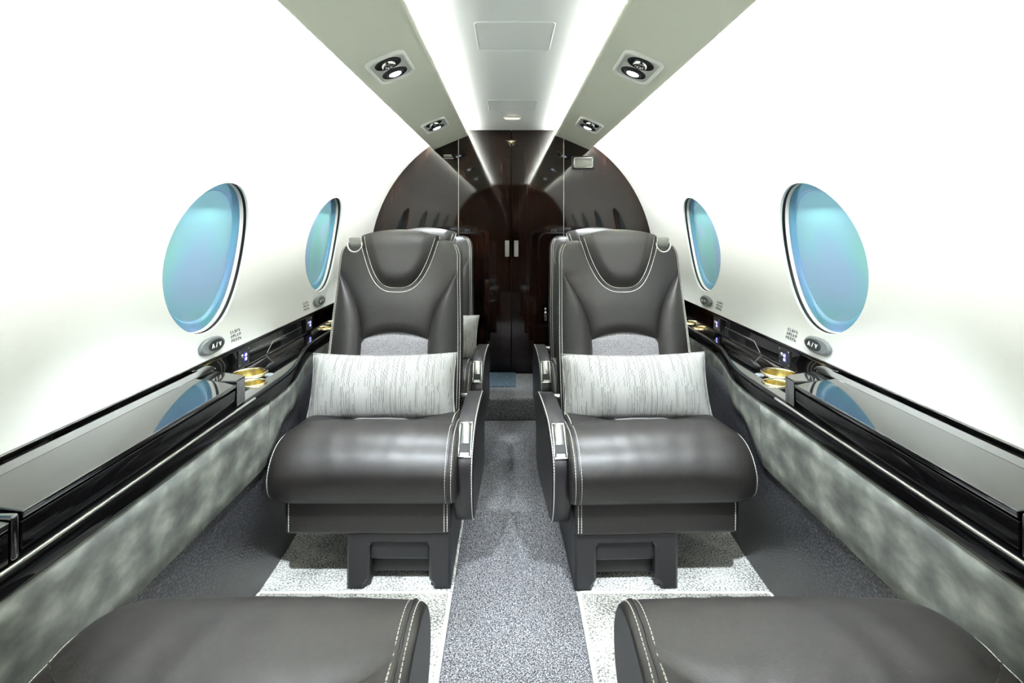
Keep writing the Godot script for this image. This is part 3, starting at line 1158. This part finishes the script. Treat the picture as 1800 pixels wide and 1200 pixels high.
# ---------------------------------------------------------------- reading lamps
func overhead_unit(s: float, d: float) -> void:
	var which := "nearest" if d < 1.0 else ("nearer" if d < 2.0 else "farther")
	# rail plane: x rises inward from (0.44, .4135) to (0.272, .4835)
	var x := 0.357
	var tang := Vector3(-s * 0.168, 0.070, 0).normalized()     # towards the ceiling centre
	var c := P(s * x, 0.4135 + (0.44 - x) * 0.4167, d)
	var nrm := Vector3(-s * 0.070, -0.168, 0).normalized()       # down into the cabin
	var t := thing("overhead_unit", "%s oval lamp and air nozzle unit set in the %s overhead rail" % [which, side(s)], "reading lamp", c)
	# local: x across, y along the cabin away from the lens, z down
	var ax := Vector3(0, 0, -1).cross(nrm).normalized()
	var f := Transform3D(Basis(ax, Vector3(0, 0, -1), nrm), Vector3.ZERO)
	var a := Acc.new()
	# bezel ring with a chamfer
	var outl := round_rect(0.059, 0.104, 0.032, 8)
	var mid := round_rect(0.049, 0.094, 0.027, 8)
	var rows := []
	for q in [[outl, 0.0], [outl, 0.004], [round_rect(0.055, 0.100, 0.030, 8), 0.009], [round_rect(0.051, 0.096, 0.028, 8), 0.009], [mid, 0.002]]:
		var row := PackedVector3Array()
		for p in q[0]:
			row.append(f * Vector3(p.x, p.y, q[1]))
		rows.append(row)
	a.grid(rows, true, false, f * Vector3(0, 0, -0.05))
	obj("bezel", a, M.bezel_white, t)
	a = Acc.new()
	a.extrude(f, round_rect(0.0495, 0.0945, 0.027, 8), 0.003, 0.001)
	obj("face_plate", a, M.lens_grey, t)
	for k in 2:
		var cy: float = [-0.043, 0.043][k]
		var g := f * Transform3D(Basis(Vector3.RIGHT, PI / 2), Vector3(0, cy, 0.003))
		a = Acc.new()
		a.lathe(g, [Vector2(0.039, 0.0), Vector2(0.0385, 0.002), Vector2(0.036, 0.003), Vector2(0.035, 0.002), Vector2(0.030, 0.0008), Vector2(0.0005, 0.0006)], 32, false, f * Vector3(0, cy, -0.2))
		obj("socket", a, M.rubber if k == 0 else M.plastic_dark, t)
		a = Acc.new()
		if k == 0:
			a.lathe(g, [Vector2(0.021, 0.0), Vector2(0.020, 0.008), Vector2(0.017, 0.011), Vector2(0.013, 0.0105), Vector2(0.011, 0.006), Vector2(0.0005, 0.005)], 24, false, f * Vector3(0, cy, -0.2))
			obj("air_nozzle", a, M.chrome, t)
		else:
			a.lathe(g, [Vector2(0.027, 0.0), Vector2(0.0265, 0.004), Vector2(0.023, 0.0065), Vector2(0.0185, 0.0045)], 28, false, f * Vector3(0, cy, -0.2))
			obj("lamp_ring", a, M.plastic, t)
			a = Acc.new()
			a.lathe(g, [Vector2(0.0195, 0.004), Vector2(0.017, 0.0058), Vector2(0.010, 0.0075), Vector2(0.0005, 0.008)], 24, false, f * Vector3(0, cy, -0.2))
			obj("lens", a, M.lamp_glow, t)
			var l := SpotLight3D.new()
			l.name = "reading_light"
			add_child(l, true)
			l.position = c + f * Vector3(0, cy, 0.03)
			l.light_color = Color(0.93, 0.97, 1.0)
			l.light_energy = 1.0 if d < 1.0 else 0.42  # unseen nearest pair, made brighter and turned forward to light the side carpet
			l.spot_angle = 30.0
			l.spot_angle_attenuation = 0.8
			l.light_size = 0.02
			l.shadow_enabled = true
			set_range(l)
			# aimed a little outboard, at the floor
			var target := Vector3(s * 0.47, 0.0, -1.30 if d < 1.0 else -d - 0.02)
			l.look_at_from_position(l.position, target, Vector3(0, 0, -1))

# ---------------------------------------------------------------- seats
var prof: PackedVector2Array

func seam_z(u: float) -> float:
	# where the front roll meets the two seat bolsters
	return -0.205 + 0.075 * pow(absf(u), 5.0) - 0.02 * (1.0 - u * u)

func cush(u: float, p: Vector2, s: float) -> Vector3:
	# u: -1 outboard end .. +1 aisle end; p: profile point (z, y)
	var q := p
	if p.y > 0.29:
		var au := absf(u)
		var zs := seam_z(u)
		var tz := ss(zs + 0.015, zs - 0.10, p.x)
		q.y += tz * (0.022 * ss(0.36, 0.62, au) * (1.0 - ss(0.86, 1.0, au)) - 0.004 * (1.0 - ss(0.34, 0.5, au)))
		# valley along the seam, a slight crown across the roll, faint folds
		q.y -= 0.005 * exp(-pow((p.x - zs) / 0.016, 2.0)) * (1.0 - ss(0.9, 1.0, au))
		q.y += (1.0 - tz) * 0.006 * (1.0 - u * u)
		q.y += (1.0 - tz) * (0.0013 * sin(u * 26.0 + p.x * 30.0) * exp(-pow((u - 0.42) / 0.26, 2.0)) + 0.0012 * sin(u * 21.0 - p.x * 24.0 + 1.0) * exp(-pow((u + 0.30) / 0.28, 2.0)))
	var w := 0.34 if u < 0 else 0.07
	var e := clampf((absf(u) - (1.0 - w)) / w, 0, 1)
	var k := 1.0 - (0.34 if u < 0 else 0.07) * (1.0 - sqrt(maxf(1.0 - e * e, 0.0)))
	var c := Vector2(-0.16, 0.285)
	if u < 0:
		c = Vector2(-0.16, 0.262)
	q = c + (q - c) * k
	return Vector3(s * (0.249 if u < 0 else 0.245) * u, q.y, q.x)

func zf(y: float) -> float:
	return -(y - 0.34) * 0.27       # back's front face, in the frame of the pivot (y, z)

func bhw(y: float) -> float:
	# half width of the back at height y
	var w := lerpf(0.224, 0.2135, ss(0.5, 0.9, y))
	var r := 0.055
	var e := clampf((y - (0.893 - r)) / r, 0, 1)
	return w - 0.034 * (1.0 - sqrt(maxf(1.0 - e * e, 0.0)))

func bx(y: float) -> float:
	var t := maxf(y - 0.54, 0.0) / 0.254
	return 0.11 + 0.093 * t * t

func top_y(x: float) -> float:
	return 0.014 * (1.0 - (x / 0.22) * (x / 0.22))

func make_seat(called: String, label: String, s: float, arm: bool, recline := 0.0) -> Node3D:
	var t := thing(called, label, "seat", Vector3.ZERO, "leather cabin seats")
	# ---- base
	var a := Acc.new()
	var arch := PackedVector2Array([Vector2(-0.137, 0.0), Vector2(-0.092, 0.0), Vector2(-0.090, 0.012), Vector2(-0.078, 0.026), Vector2(-0.077, 0.112), Vector2(-0.070, 0.122), Vector2(0.072, 0.122), Vector2(0.079, 0.112), Vector2(0.080, 0.026), Vector2(0.090, 0.012), Vector2(0.092, 0.0), Vector2(0.137, 0.0), Vector2(0.137, 0.155), Vector2(-0.137, 0.155)])
	var bxm := Transform3D(Basis(Vector3(s, 0, 0), Vector3(0, 1, 0), Vector3(0, 0, 1)), Vector3(s * 0.09, 0, -0.40))
	a.extrude(bxm, arch, 0.335, 0.007)
	var base := obj("base", a, M.plastic, t)
	a = Acc.new()
	a.rbox(at(Vector3(s * 0.09, 0.098, -0.18)), Vector3(0.16, 0.055, 0.20), 0.006, 2)
	obj("recess_panel", a, M.plastic, base)
	a = Acc.new()
	a.rbox(at(Vector3(s * 0.09, 0.048, -0.20)), Vector3(0.16, 0.046, 0.20), 0.006, 2)
	obj("recess_foot", a, M.plastic_dark, base)
	# ---- skirt
	a = Acc.new()
	a.rbox(at(Vector3(s * 0.012, 0.207, -0.225)), Vector3(0.434, 0.110, 0.350), 0.014, 4)
	var skirt := obj("skirt", a, M.leather, t)
	a = Acc.new()
	for x in [-0.192, 0.212, 0.220]:
		a.stitches(PackedVector3Array([Vector3(s * x, 0.262, -0.0493), Vector3(s * x, 0.165, -0.0493), Vector3(s * x, 0.158, -0.052)]), Vector3(0, 0, 1))
	stuff(obj("stitching", a, M.thread, skirt))
	# ---- cushion
	if prof.is_empty():
		prof = catmull([Vector2(-0.46, 0.326), Vector2(-0.36, 0.346), Vector2(-0.25, 0.377), Vector2(-0.18, 0.397), Vector2(-0.12, 0.404), Vector2(-0.07, 0.396), Vector2(-0.03, 0.371), Vector2(-0.006, 0.335), Vector2(0.0, 0.305), Vector2(-0.006, 0.275), Vector2(-0.020, 0.255), Vector2(-0.045, 0.247), Vector2(-0.20, 0.245), Vector2(-0.40, 0.245), Vector2(-0.465, 0.27)], 5, true)
	a = Acc.new()
	var us := []
	for i in 13:
		us.append(-1.0 + 0.34 * (1.0 - cos(i / 12.0 * PI / 2)))
	for i in range(1, 24):
		us.append(lerpf(-0.66, 0.93, i / 24.0))
	for i in 7:
		us.append(0.93 + 0.07 * sin(i / 6.0 * PI / 2))
	var rows := []
	for u in us:
		var row := PackedVector3Array()
		for p in prof:
			row.append(cush(u, p, s))
		rows.append(row)
	a.grid(rows, true)
	a.fan(rows[0], Vector3(0, 0.3, -0.2))
	a.fan(rows[rows.size() - 1], Vector3(0, 0.3, -0.2))
	var cu := obj("cushion", a, M.leather, t)
	a = Acc.new()
	for u in [-0.955, 0.895, 0.955]:
		var path := PackedVector3Array()
		for i in range(0, 58):
			var c := cush(u, prof[i], s)
			var c2 := cush(u, prof[(i + 1) % prof.size()], s)
			var tg := (c2 - c).normalized()
			path.append(c + Vector3(0, -tg.z, tg.y) * -0.0006 * -1.0 + (Vector3(-s * 0.0006, 0, 0) if u < 0 else Vector3.ZERO))
		a.stitches(path, Vector3(0, 0.7, 0.7))
	stuff(obj("stitching", a, M.thread, cu))
	# welt between the two rows of stitches
	a = Acc.new()
	var wp := PackedVector3Array()
	for i in range(0, 58):
		wp.append(cush(0.925, prof[i], s))
	a.tube(wp, 0.0022, 6)
	obj("piping", a, M.piping, cu)
	# seam between the front roll and the bolsters
	a = Acc.new()
	wp = PackedVector3Array()
	for i in 61:
		var u := lerpf(-0.955, 0.895, i / 60.0)
		var zz := seam_z(u)
		# top profile height at this depth
		var yy := 0.4
		for k in 24:
			if prof[k].x <= zz and prof[k + 1].x > zz:
				yy = lerpf(prof[k].y, prof[k + 1].y, (zz - prof[k].x) / (prof[k + 1].x - prof[k].x))
		wp.append(cush(u, Vector2(zz, yy), s))
	a.tube(wp, 0.0014, 6)
	obj("cross_seam", a, M.piping, cu)
	# woven insert in the hollow of the seat
	a = Acc.new()
	rows = []
	for i in 12:
		var row := PackedVector3Array()
		var f := i / 11.0
		var pi_ := prof[int(lerpf(0, 12, f))]
		for j in 13:
			var u := lerpf(-0.42, 0.42, j / 12.0)
			var c := cush(u, pi_, s)
			row.append(c + Vector3(0, 0.003 - 0.012 * pow(absf(u) / 0.42, 6.0), 0))
		rows.append(row)
	a.grid(rows, false, false, Vector3(0, 0, -0.3))
	obj("woven_insert", a, M.tweed, cu)
	# ---- back, hinged at its foot
	a = Acc.new()
	rows = []
	var ys := []
	for i in 19:
		ys.append(lerpf(0.30, 0.835, i / 18.0))
	for i in range(1, 13):
		ys.append(0.838 + 0.055 * sin(i / 12.0 * PI / 2))
	var oy := 0.34
	for y in ys:
		var hw := bhw(y)
		var e := clampf((y - 0.863) / 0.030, 0, 1)
		var sh := 0.022 * (1.0 - sqrt(maxf(1.0 - e * e, 0.0)))
		var row := PackedVector3Array()
		for p in round_rect(hw, 0.046 - sh, minf(0.028, 0.044 - sh), 5):
			row.append(Vector3(s * p.x, y - oy + (top_y(p.x) if y > 0.7 else top_y(p.x) * ss(0.5, 0.7, y)), zf(y) - 0.048 + p.y))
		rows.append(row)
	a.grid(rows, true)
	a.fan(rows[rows.size() - 1], Vector3(0, 0.3, -0.15))
	a.fan(rows[0], Vector3(0, 0.3, -0.15))
	var bk := obj("backrest", a, M.leather, t)
	bk.position = Vector3(0, oy, -0.36)
	bk.rotation.x = -recline
	var inside := Vector3(0, 0.3, -0.5)
	# side bolsters
	for q in [-1.0, 1.0]:
		a = Acc.new()
		rows = []
		for i in 29:
			var y := lerpf(0.335, 0.797, i / 28.0)
			var env_ := sqrt(clampf((0.800 - y) / 0.12, 0, 1)) * ss(0.32, 0.36, y)
			var x0 := minf(bx(y), bhw(y) - 0.016)
			var x1 := bhw(y) - 0.013
			var row := PackedVector3Array()
			for j in 15:
				var f := j / 14.0
				var b := 0.030 * pow(sin(PI * pow(f, 0.85)), 0.75) * env_
				row.append(Vector3(s * q * lerpf(x0, x1, f), y - oy + top_y(x0) * ss(0.5, 0.7, y), zf(y) - 0.0025 + b))
			rows.append(row)
		a.grid(rows, false, false, inside)
		obj("side_bolster", a, M.leather, bk)
	# centre panel
	a = Acc.new()
	rows = []
	for i in 37:
		var f := i / 36.0
		var row := PackedVector3Array()
		for j in 25:
			var u := lerpf(-1, 1, j / 24.0)
			var ya := 0.594 - 0.022 * u * u
			var y := lerpf(ya, 0.878, f)
			var hw := minf(bx(y), bhw(y) - 0.013)
			var lip := sqrt(clampf(f / 0.09, 0, 1))
			var b := 0.017 * (1.0 - pow(absf(u), 6.0)) * lip * (1.0 - 0.6 * ss(0.25, 0.7, f)) * sqrt(clampf((1.0 - f) / 0.05, 0, 1))
			row.append(Vector3(s * u * hw, y - oy + top_y(u * hw) * ss(0.5, 0.7, y), zf(y) - 0.0025 + b))
		rows.append(row)
	a.grid(rows, false, false, inside)
	obj("centre_panel", a, M.leather, bk)
	# woven lumbar panel
	a = Acc.new()
	rows = []
	for i in 20:
		var f := i / 19.0
		var row := PackedVector3Array()
		for j in 21:
			var u := lerpf(-1, 1, j / 20.0)
			var y := lerpf(0.335, 0.597 - 0.022 * u * u, f)
			row.append(Vector3(s * u * 0.112, y - oy, zf(y) - 0.002 + 0.007 * (1.0 - pow(absf(u), 6.0)) * sqrt(clampf((1.0 - f) / 0.06, 0, 1))))
		rows.append(row)
	a.grid(rows, false, false, inside)
	obj("lumbar_panel", a, M.tweed, bk)
	# headrest, wrapped over the top
	a = Acc.new()
	rows = []
	for i in 49:
		var f := i / 36.0
		if i <= 10:
			f = pow(i / 10.0, 1.6) * 10.0 / 36.0
		var row := PackedVector3Array()
		for j in 41:
			row.append(hr(f, sin(lerpf(-1, 1, j / 40.0) * PI / 2), s))
		rows.append(row)
	a.grid(rows, false, false, Vector3(0, 0.45, -0.20))
	obj("headrest", a, M.leather, bk)
	# stitching of the back
	a = Acc.new()
	var hp := PackedVector3Array()
	var hp2 := PackedVector3Array()
	for i in 81:
		var u := sin(lerpf(-1, 1, i / 80.0) * PI / 2) * 0.995
		hp.append(hr_edge(u, 0.006, s, 0.0106))
		var yy := hr_foot(u) - 0.008
		var cf := (yy - 0.013 - 0.59) / 0.288
		hp2.append(hr_edge(u, -0.008, s, 0.017 * (1.0 - 0.6 * ss(0.25, 0.7, cf)) * sqrt(clampf((1.0 - cf) / 0.05, 0, 1)) - 0.0012 + 0.005 * ss(0.83, 0.87, yy)))
	a.stitches(hp, Vector3(0, 0.2, 1))
	a.stitches(hp2, Vector3(0, 0.2, 1))
	for q in [-1.0, 1.0]:
		for off in [0.0055, 0.0125]:
			var path := PackedVector3Array()
			for i in 60:
				var y := lerpf(0.36, 0.8935, pow(i / 59.0, 0.75))
				var x: float = bhw(y) - off
				if y > 0.892:
					continue
				var dz := 0.0
				if off < 0.01:
					dz = -0.0085
				var e := clampf((y - 0.863) / 0.030, 0, 1)
				dz -= 0.022 * (1.0 - sqrt(maxf(1.0 - e * e, 0.0)))
				path.append(Vector3(s * q * x, y - oy + top_y(x) * ss(0.5, 0.7, y) + 0.0004, zf(y) - 0.0015 + dz + 0.001))
			a.stitches(path, Vector3(0, 0.2, 1))
	stuff(obj("stitching", a, M.thread, bk))
	# dark seams that edge the headrest
	a = Acc.new()
	var sp := PackedVector3Array()
	for i in 81:
		sp.append(hr_edge(sin(lerpf(-1, 1, i / 80.0) * PI / 2), -0.0015, s, 0.0072))
	a.tube(sp, 0.0024, 6)
	obj("piping", a, M.piping, bk)
	# belt guide on the outboard shoulder
	a = Acc.new()
	var gx := -0.155
	var gy := 0.900 - oy
	var gz := zf(0.89)
	rows = []
	for i in 9:
		var f := i / 8.0
		var ang := lerpf(-0.35, 1.9, f)
		var yy := gy - 0.022 + 0.026 * sin(minf(ang, PI / 2)) + 0.004
		var zz := gz - 0.03 + 0.036 * cos(ang)
		var row := PackedVector3Array()
		var hwid := lerpf(0.016, 0.028, ss(0.1, 0.7, f))
		for j in 5:
			row.append(Vector3(s * (gx + lerpf(-hwid, hwid, j / 4.0)), yy + 0.004, zz))
		rows.append(row)
	var under := []
	for r in rows:
		var row2 := PackedVector3Array()
		for p in r:
			row2.append(p + Vector3(0, -0.004, -0.003))
		under.append(row2)
	a.grid(rows, false, false, Vector3(s * gx, gy - 0.1, gz - 0.1))
	a.grid(under, false, false, Vector3(s * gx, gy - 0.1, gz - 0.1), true)
	obj("belt_guide", a, M.guide_metal, bk)
	a = Acc.new()
	var loop := PackedVector3Array()
	for i in 13:
		var f := lerpf(-0.15, PI + 0.15, i / 12.0)
		loop.append(Vector3(s * (gx - cos(f) * 0.026), gy - 0.008 - sin(f) * 0.030, gz + 0.006 + sin(f) * 0.006))
	a.tube(loop, 0.0036, 8, false, 0.8, Vector3(0, 0, 1))
	obj("belt_loop", a, M.chrome, bk)
	# ---- armrest on the aisle side
	if arm:
		a = Acc.new()
		var side_p := catmull([Vector2(-0.385, 0.385), Vector2(-0.36, 0.425), Vector2(-0.31, 0.434), Vector2(-0.22, 0.430), Vector2(-0.155, 0.419), Vector2(-0.115, 0.402), Vector2(-0.075, 0.368), Vector2(-0.052, 0.33), Vector2(-0.050, 0.28), Vector2(-0.058, 0.225), Vector2(-0.080, 0.180), Vector2(-0.11, 0.170), Vector2(-0.25, 0.175), Vector2(-0.37, 0.195), Vector2(-0.39, 0.24), Vector2(-0.392, 0.32)], 4, true)
		rows = []
		var lvl := [[0.236, 0.006], [0.237, 0.002], [0.240, 0.0], [0.281, 0.0], [0.2845, 0.0015], [0.2865, 0.005], [0.287, 0.009]]
		for l in lvl:
			var row := PackedVector3Array()
			for i in side_p.size():
				var p := side_p[i]
				var tg := (side_p[(i + 1) % side_p.size()] - side_p[i - 1]).normalized()
				var inn: Vector2 = Vector2(tg.y, -tg.x) * l[1]
				var skew := 0.014 * clampf((-p.x - 0.05) / 0.3, 0, 1)
				row.append(Vector3(s * (l[0] + skew), p.y + inn.y, p.x + inn.x))
			rows.append(row)
		a.grid(rows, true)
		a.fan(rows[0], Vector3(s * 0.26, 0.3, -0.2))
		a.fan(rows[rows.size() - 1], Vector3(s * 0.26, 0.3, -0.2))
		var ar := obj("armrest", a, M.arm_leather, t)
		a = Acc.new()
		var path := PackedVector3Array()
		for i in range(4, 44):
			var p := side_p[i]
			var skew := 0.014 * clampf((-p.x - 0.05) / 0.3, 0, 1)
			var tg := (side_p[i + 1] - side_p[i - 1]).normalized()
			path.append(Vector3(s * (0.2830 + skew), p.y + 0.0006 * tg.x, p.x - 0.0006 * tg.y) + Vector3(0, 0.0004, 0.0006))
		a.stitches(path, Vector3(0, 0.7, 0.7))
		stuff(obj("stitching", a, M.thread, ar))
		# release handle let into the nose
		var p0 := Vector3(s * 0.258, 0.330, -0.0485)
		var p1 := Vector3(s * 0.261, 0.410, -0.130)
		var up := (p1 - p0).normalized()
		var hx := Vector3(s, 0, 0)
		var nz := Vector3(0, 0.72, 0.70)
		# three frames that follow the curve of the nose
		var nose := []
		for i in range(18, 27):
			var p := side_p[i]
			nose.append(Vector3(0, p.y, p.x))
		a = Acc.new()
		var ring := PackedVector3Array()
		for i in nose.size():
			ring.append(nose[i] + Vector3(s * 0.2475, 0.0018, 0.0018))
		for i in range(nose.size() - 1, -1, -1):
			ring.append(nose[i] + Vector3(s * 0.2795, 0.0018, 0.0018))
		a.tube(ring, 0.0028, 8, true)
		obj("handle_bezel", a, M.chrome, ar)
		a = Acc.new()
		rows = []
		for i in nose.size():
			rows.append(PackedVector3Array([nose[i] + Vector3(s * 0.2475, 0.0009, 0.0009), nose[i] + Vector3(s * 0.2795, 0.0009, 0.0009)]))
		a.grid(rows, false, false, Vector3(s * 0.258, 0.3, -0.3))
		obj("handle_well", a, M.rubber, ar)
		a = Acc.new()
		rows = []
		for i in range(0, 6):
			var lift := 0.004 if i < 5 else 0.0012
			rows.append(PackedVector3Array([nose[i] + Vector3(s * 0.2525, 0.0, 0.0), nose[i] + Vector3(s * 0.2535, lift, lift), nose[i] + Vector3(s * 0.2635, lift + 0.001, lift + 0.001), nose[i] + Vector3(s * 0.2735, lift, lift), nose[i] + Vector3(s * 0.2745, 0.0, 0.0)]))
		a.grid(rows, false, false, Vector3(s * 0.258, 0.3, -0.3))
		obj("release_lever", a, M.satin, ar)
		a = Acc.new()
		rows = []
		for i in range(7, 9):
			rows.append(PackedVector3Array([nose[i] + Vector3(s * 0.2525, 0.002, 0.002), nose[i] + Vector3(s * 0.2745, 0.002, 0.002)]))
		a.grid(rows, false, false, Vector3(s * 0.258, 0.3, -0.3))
		obj("handle_plate", a, M.satin, ar)
		a = Acc.new()
		a.lathe(Transform3D(Basis(Vector3(0, 0, 1), PI / 2), Vector3(s * 0.238, 0.405, -0.372)), [Vector2(0.012, -0.012), Vector2(0.012, 0.012), Vector2(0.008, 0.014), Vector2(0.0005, 0.014)], 16)
		obj("hinge_cap", a, M.chrome, ar)
	return t

func hr_foot(u: float) -> float:
	return 0.738 + 0.180 * pow(absf(u), 2.94)

func hr(f: float, u: float, s: float) -> Vector3:
	# headrest surface in the frame of the back: f 0 lower edge .. 1 top .. 1.4 over the top
	var oy := 0.34
	var t := clampf(f, 0, 1)
	var top := 0.941 - 0.020 * u * u
	var yb := hr_foot(u)
	var y := lerpf(yb, top, t)
	var slope := 0.180 * 2.94 * pow(absf(u), 1.94) / 0.131
	var dist := (y - yb) / sqrt(1.0 + slope * slope)
	# distance to the side edge, so that the pad is rounded all along its border
	var q := clampf(dist / 0.058, 0, 1)
	var b := 0.004 + 0.032 * sin(q * PI / 2)
	var z := zf(y - 0.013) + b
	var e := clampf((y - 0.885) / 0.056, 0, 1)
	z -= 0.034 * (1.0 - sqrt(maxf(1.0 - e * e, 0.0)))
	if f > 1.0:
		var g := (f - 1.0) / 0.375
		var a := g * PI * 0.62
		z -= 0.055 * sin(minf(a, PI / 2)) + 0.02 * g
		y -= 0.060 * (1.0 - cos(a))
		y = maxf(y, 0.83)
	return Vector3(s * 0.131 * u, y - oy, z)

func hr_edge(u: float, off: float, s: float, lift: float) -> Vector3:
	# a point off the headrest's border by off (positive: onto the pad)
	var slope := signf(u) * 0.180 * 2.94 * pow(absf(u), 1.94) / 0.131
	var n := Vector2(-slope, 1.0).normalized()
	var x := 0.131 * u + n.x * off
	var y := hr_foot(u) + n.y * off
	var e := clampf((y - 0.885) / 0.056, 0, 1)
	return Vector3(s * x, y - 0.34, zf(y - 0.013) + lift - 0.034 * (1.0 - sqrt(maxf(1.0 - e * e, 0.0))))

func add_pillow(label: String, pos: Vector3, rot: Vector3) -> void:
	var t := thing("lumbar_pillow", label, "pillow", pos, "striped lumbar pillows")
	t.rotation = rot
	var a := Acc.new()
	for q in [-1.0, 1.0]:
		var rows := []
		for i in 25:
			var v := lerpf(-1, 1, i / 24.0)
			var row := PackedVector3Array()
			for j in 41:
				var u := lerpf(-1, 1, j / 40.0)
				var x := 0.224 * u * (1.0 - 0.035 * (1.0 - v * v))
				var y := 0.099 * v * (1.0 - 0.10 * pow(1.0 - u * u, 1.0))
				var th := 0.058 * pow(maxf((1.0 - u * u * u * u) * (1.0 - v * v), 0.0), 0.55)
				th += 0.003 * sin(u * 9.0 + v * 2.0) * (1.0 - v * v) * (1.0 - u * u)
				row.append(Vector3(x, y, q * th))
			rows.append(row)
		a.grid(rows, false, false, Vector3.ZERO)
	obj("pillow_cover", a, M.pillow_cloth, t)
	a = Acc.new()
	var path := PackedVector3Array()
	for k in 4:
		for i in 20:
			var f := lerpf(-1, 1, i / 20.0)
			var u: float = [f, 1.0, -f, -1.0][k]
			var v: float = [-1.0, f, 1.0, -f][k]
			path.append(Vector3(0.224 * u * (1.0 - 0.035 * (1.0 - v * v)), 0.099 * v * (1.0 - 0.10 * (1.0 - u * u)), 0))
	a.tube(path, 0.0022, 6, true)
	obj("seam", a, M.pillow_cloth, t)

func put(o: Node3D, x: float, d: float, turn: float) -> void:
	o.position = Vector3(x, 0, -d)
	o.rotation.y = turn

func copy(o: Node3D, label: String) -> Node3D:
	var c: Node3D = o.duplicate()
	c.name = numbered("cabin_seat")
	add_child(c, true)
	c.set_meta("label", label)
	return c

func seats() -> void:
	var l := make_seat("cabin_seat", "dark brown leather seat with striped pillow, left of the aisle in the front facing row", -1.0 * -1.0, true)
	put(l, -0.3955, 1.28, 0.0)
	var r := make_seat("cabin_seat", "dark brown leather seat with striped pillow, right of the aisle in the front facing row", -1.0, true)
	put(r, 0.386, 1.28, deg_to_rad(2.0))
	var l2 := copy(l, "dark brown leather seat half hidden behind the front left seat, nearest the doors")
	put(l2, -0.402, 1.90, 0.0)
	var r2 := copy(r, "dark brown leather seat half hidden behind the front right seat, nearest the doors")
	put(r2, 0.392, 1.90, 0.0)
	# belt buckle hanging at the aisle side of the far right seat
	var bb := Acc.new()
	bb.rbox(at(Vector3(0.245, 0.548, -0.385)), Vector3(0.012, 0.040, 0.026), 0.004, 3)
	bb.rbox(at(Vector3(0.245, 0.575, -0.385)), Vector3(0.008, 0.020, 0.020), 0.003, 2)
	var bo := obj("belt_buckle", bb, M.chrome, r2)
	bo.position.x = -0.49
	# the nearest pair faces the others; only their knees show; the backs are laid down, the armrests stowed
	var n1 := make_seat("cabin_seat", "nearest brown leather seat at the bottom left, facing away with only its cushion in view", -1.0, false, 0.50)
	put(n1, -0.384, 0.825, PI)
	n1.position.y = 0.008
	var n2 := make_seat("cabin_seat", "nearest brown leather seat at the bottom right, facing away with only its cushion in view", 1.0, false, 0.50)
	put(n2, 0.397, 0.825, PI)
	n2.position.y = 0.008
	add_pillow("grey striped lumbar pillow lying on the front left seat", Vector3(-0.402, 0.462, -1.575), Vector3(-0.30, 0.02, 0.0))
	add_pillow("grey striped lumbar pillow lying on the front right seat", Vector3(0.374, 0.462, -1.575), Vector3(-0.30, -0.02, 0.02))
	add_pillow("grey striped pillow glimpsed on the far left seat beside the aisle", Vector3(-0.372, 0.475, -2.20), Vector3(-0.30, 0.0, -0.04))
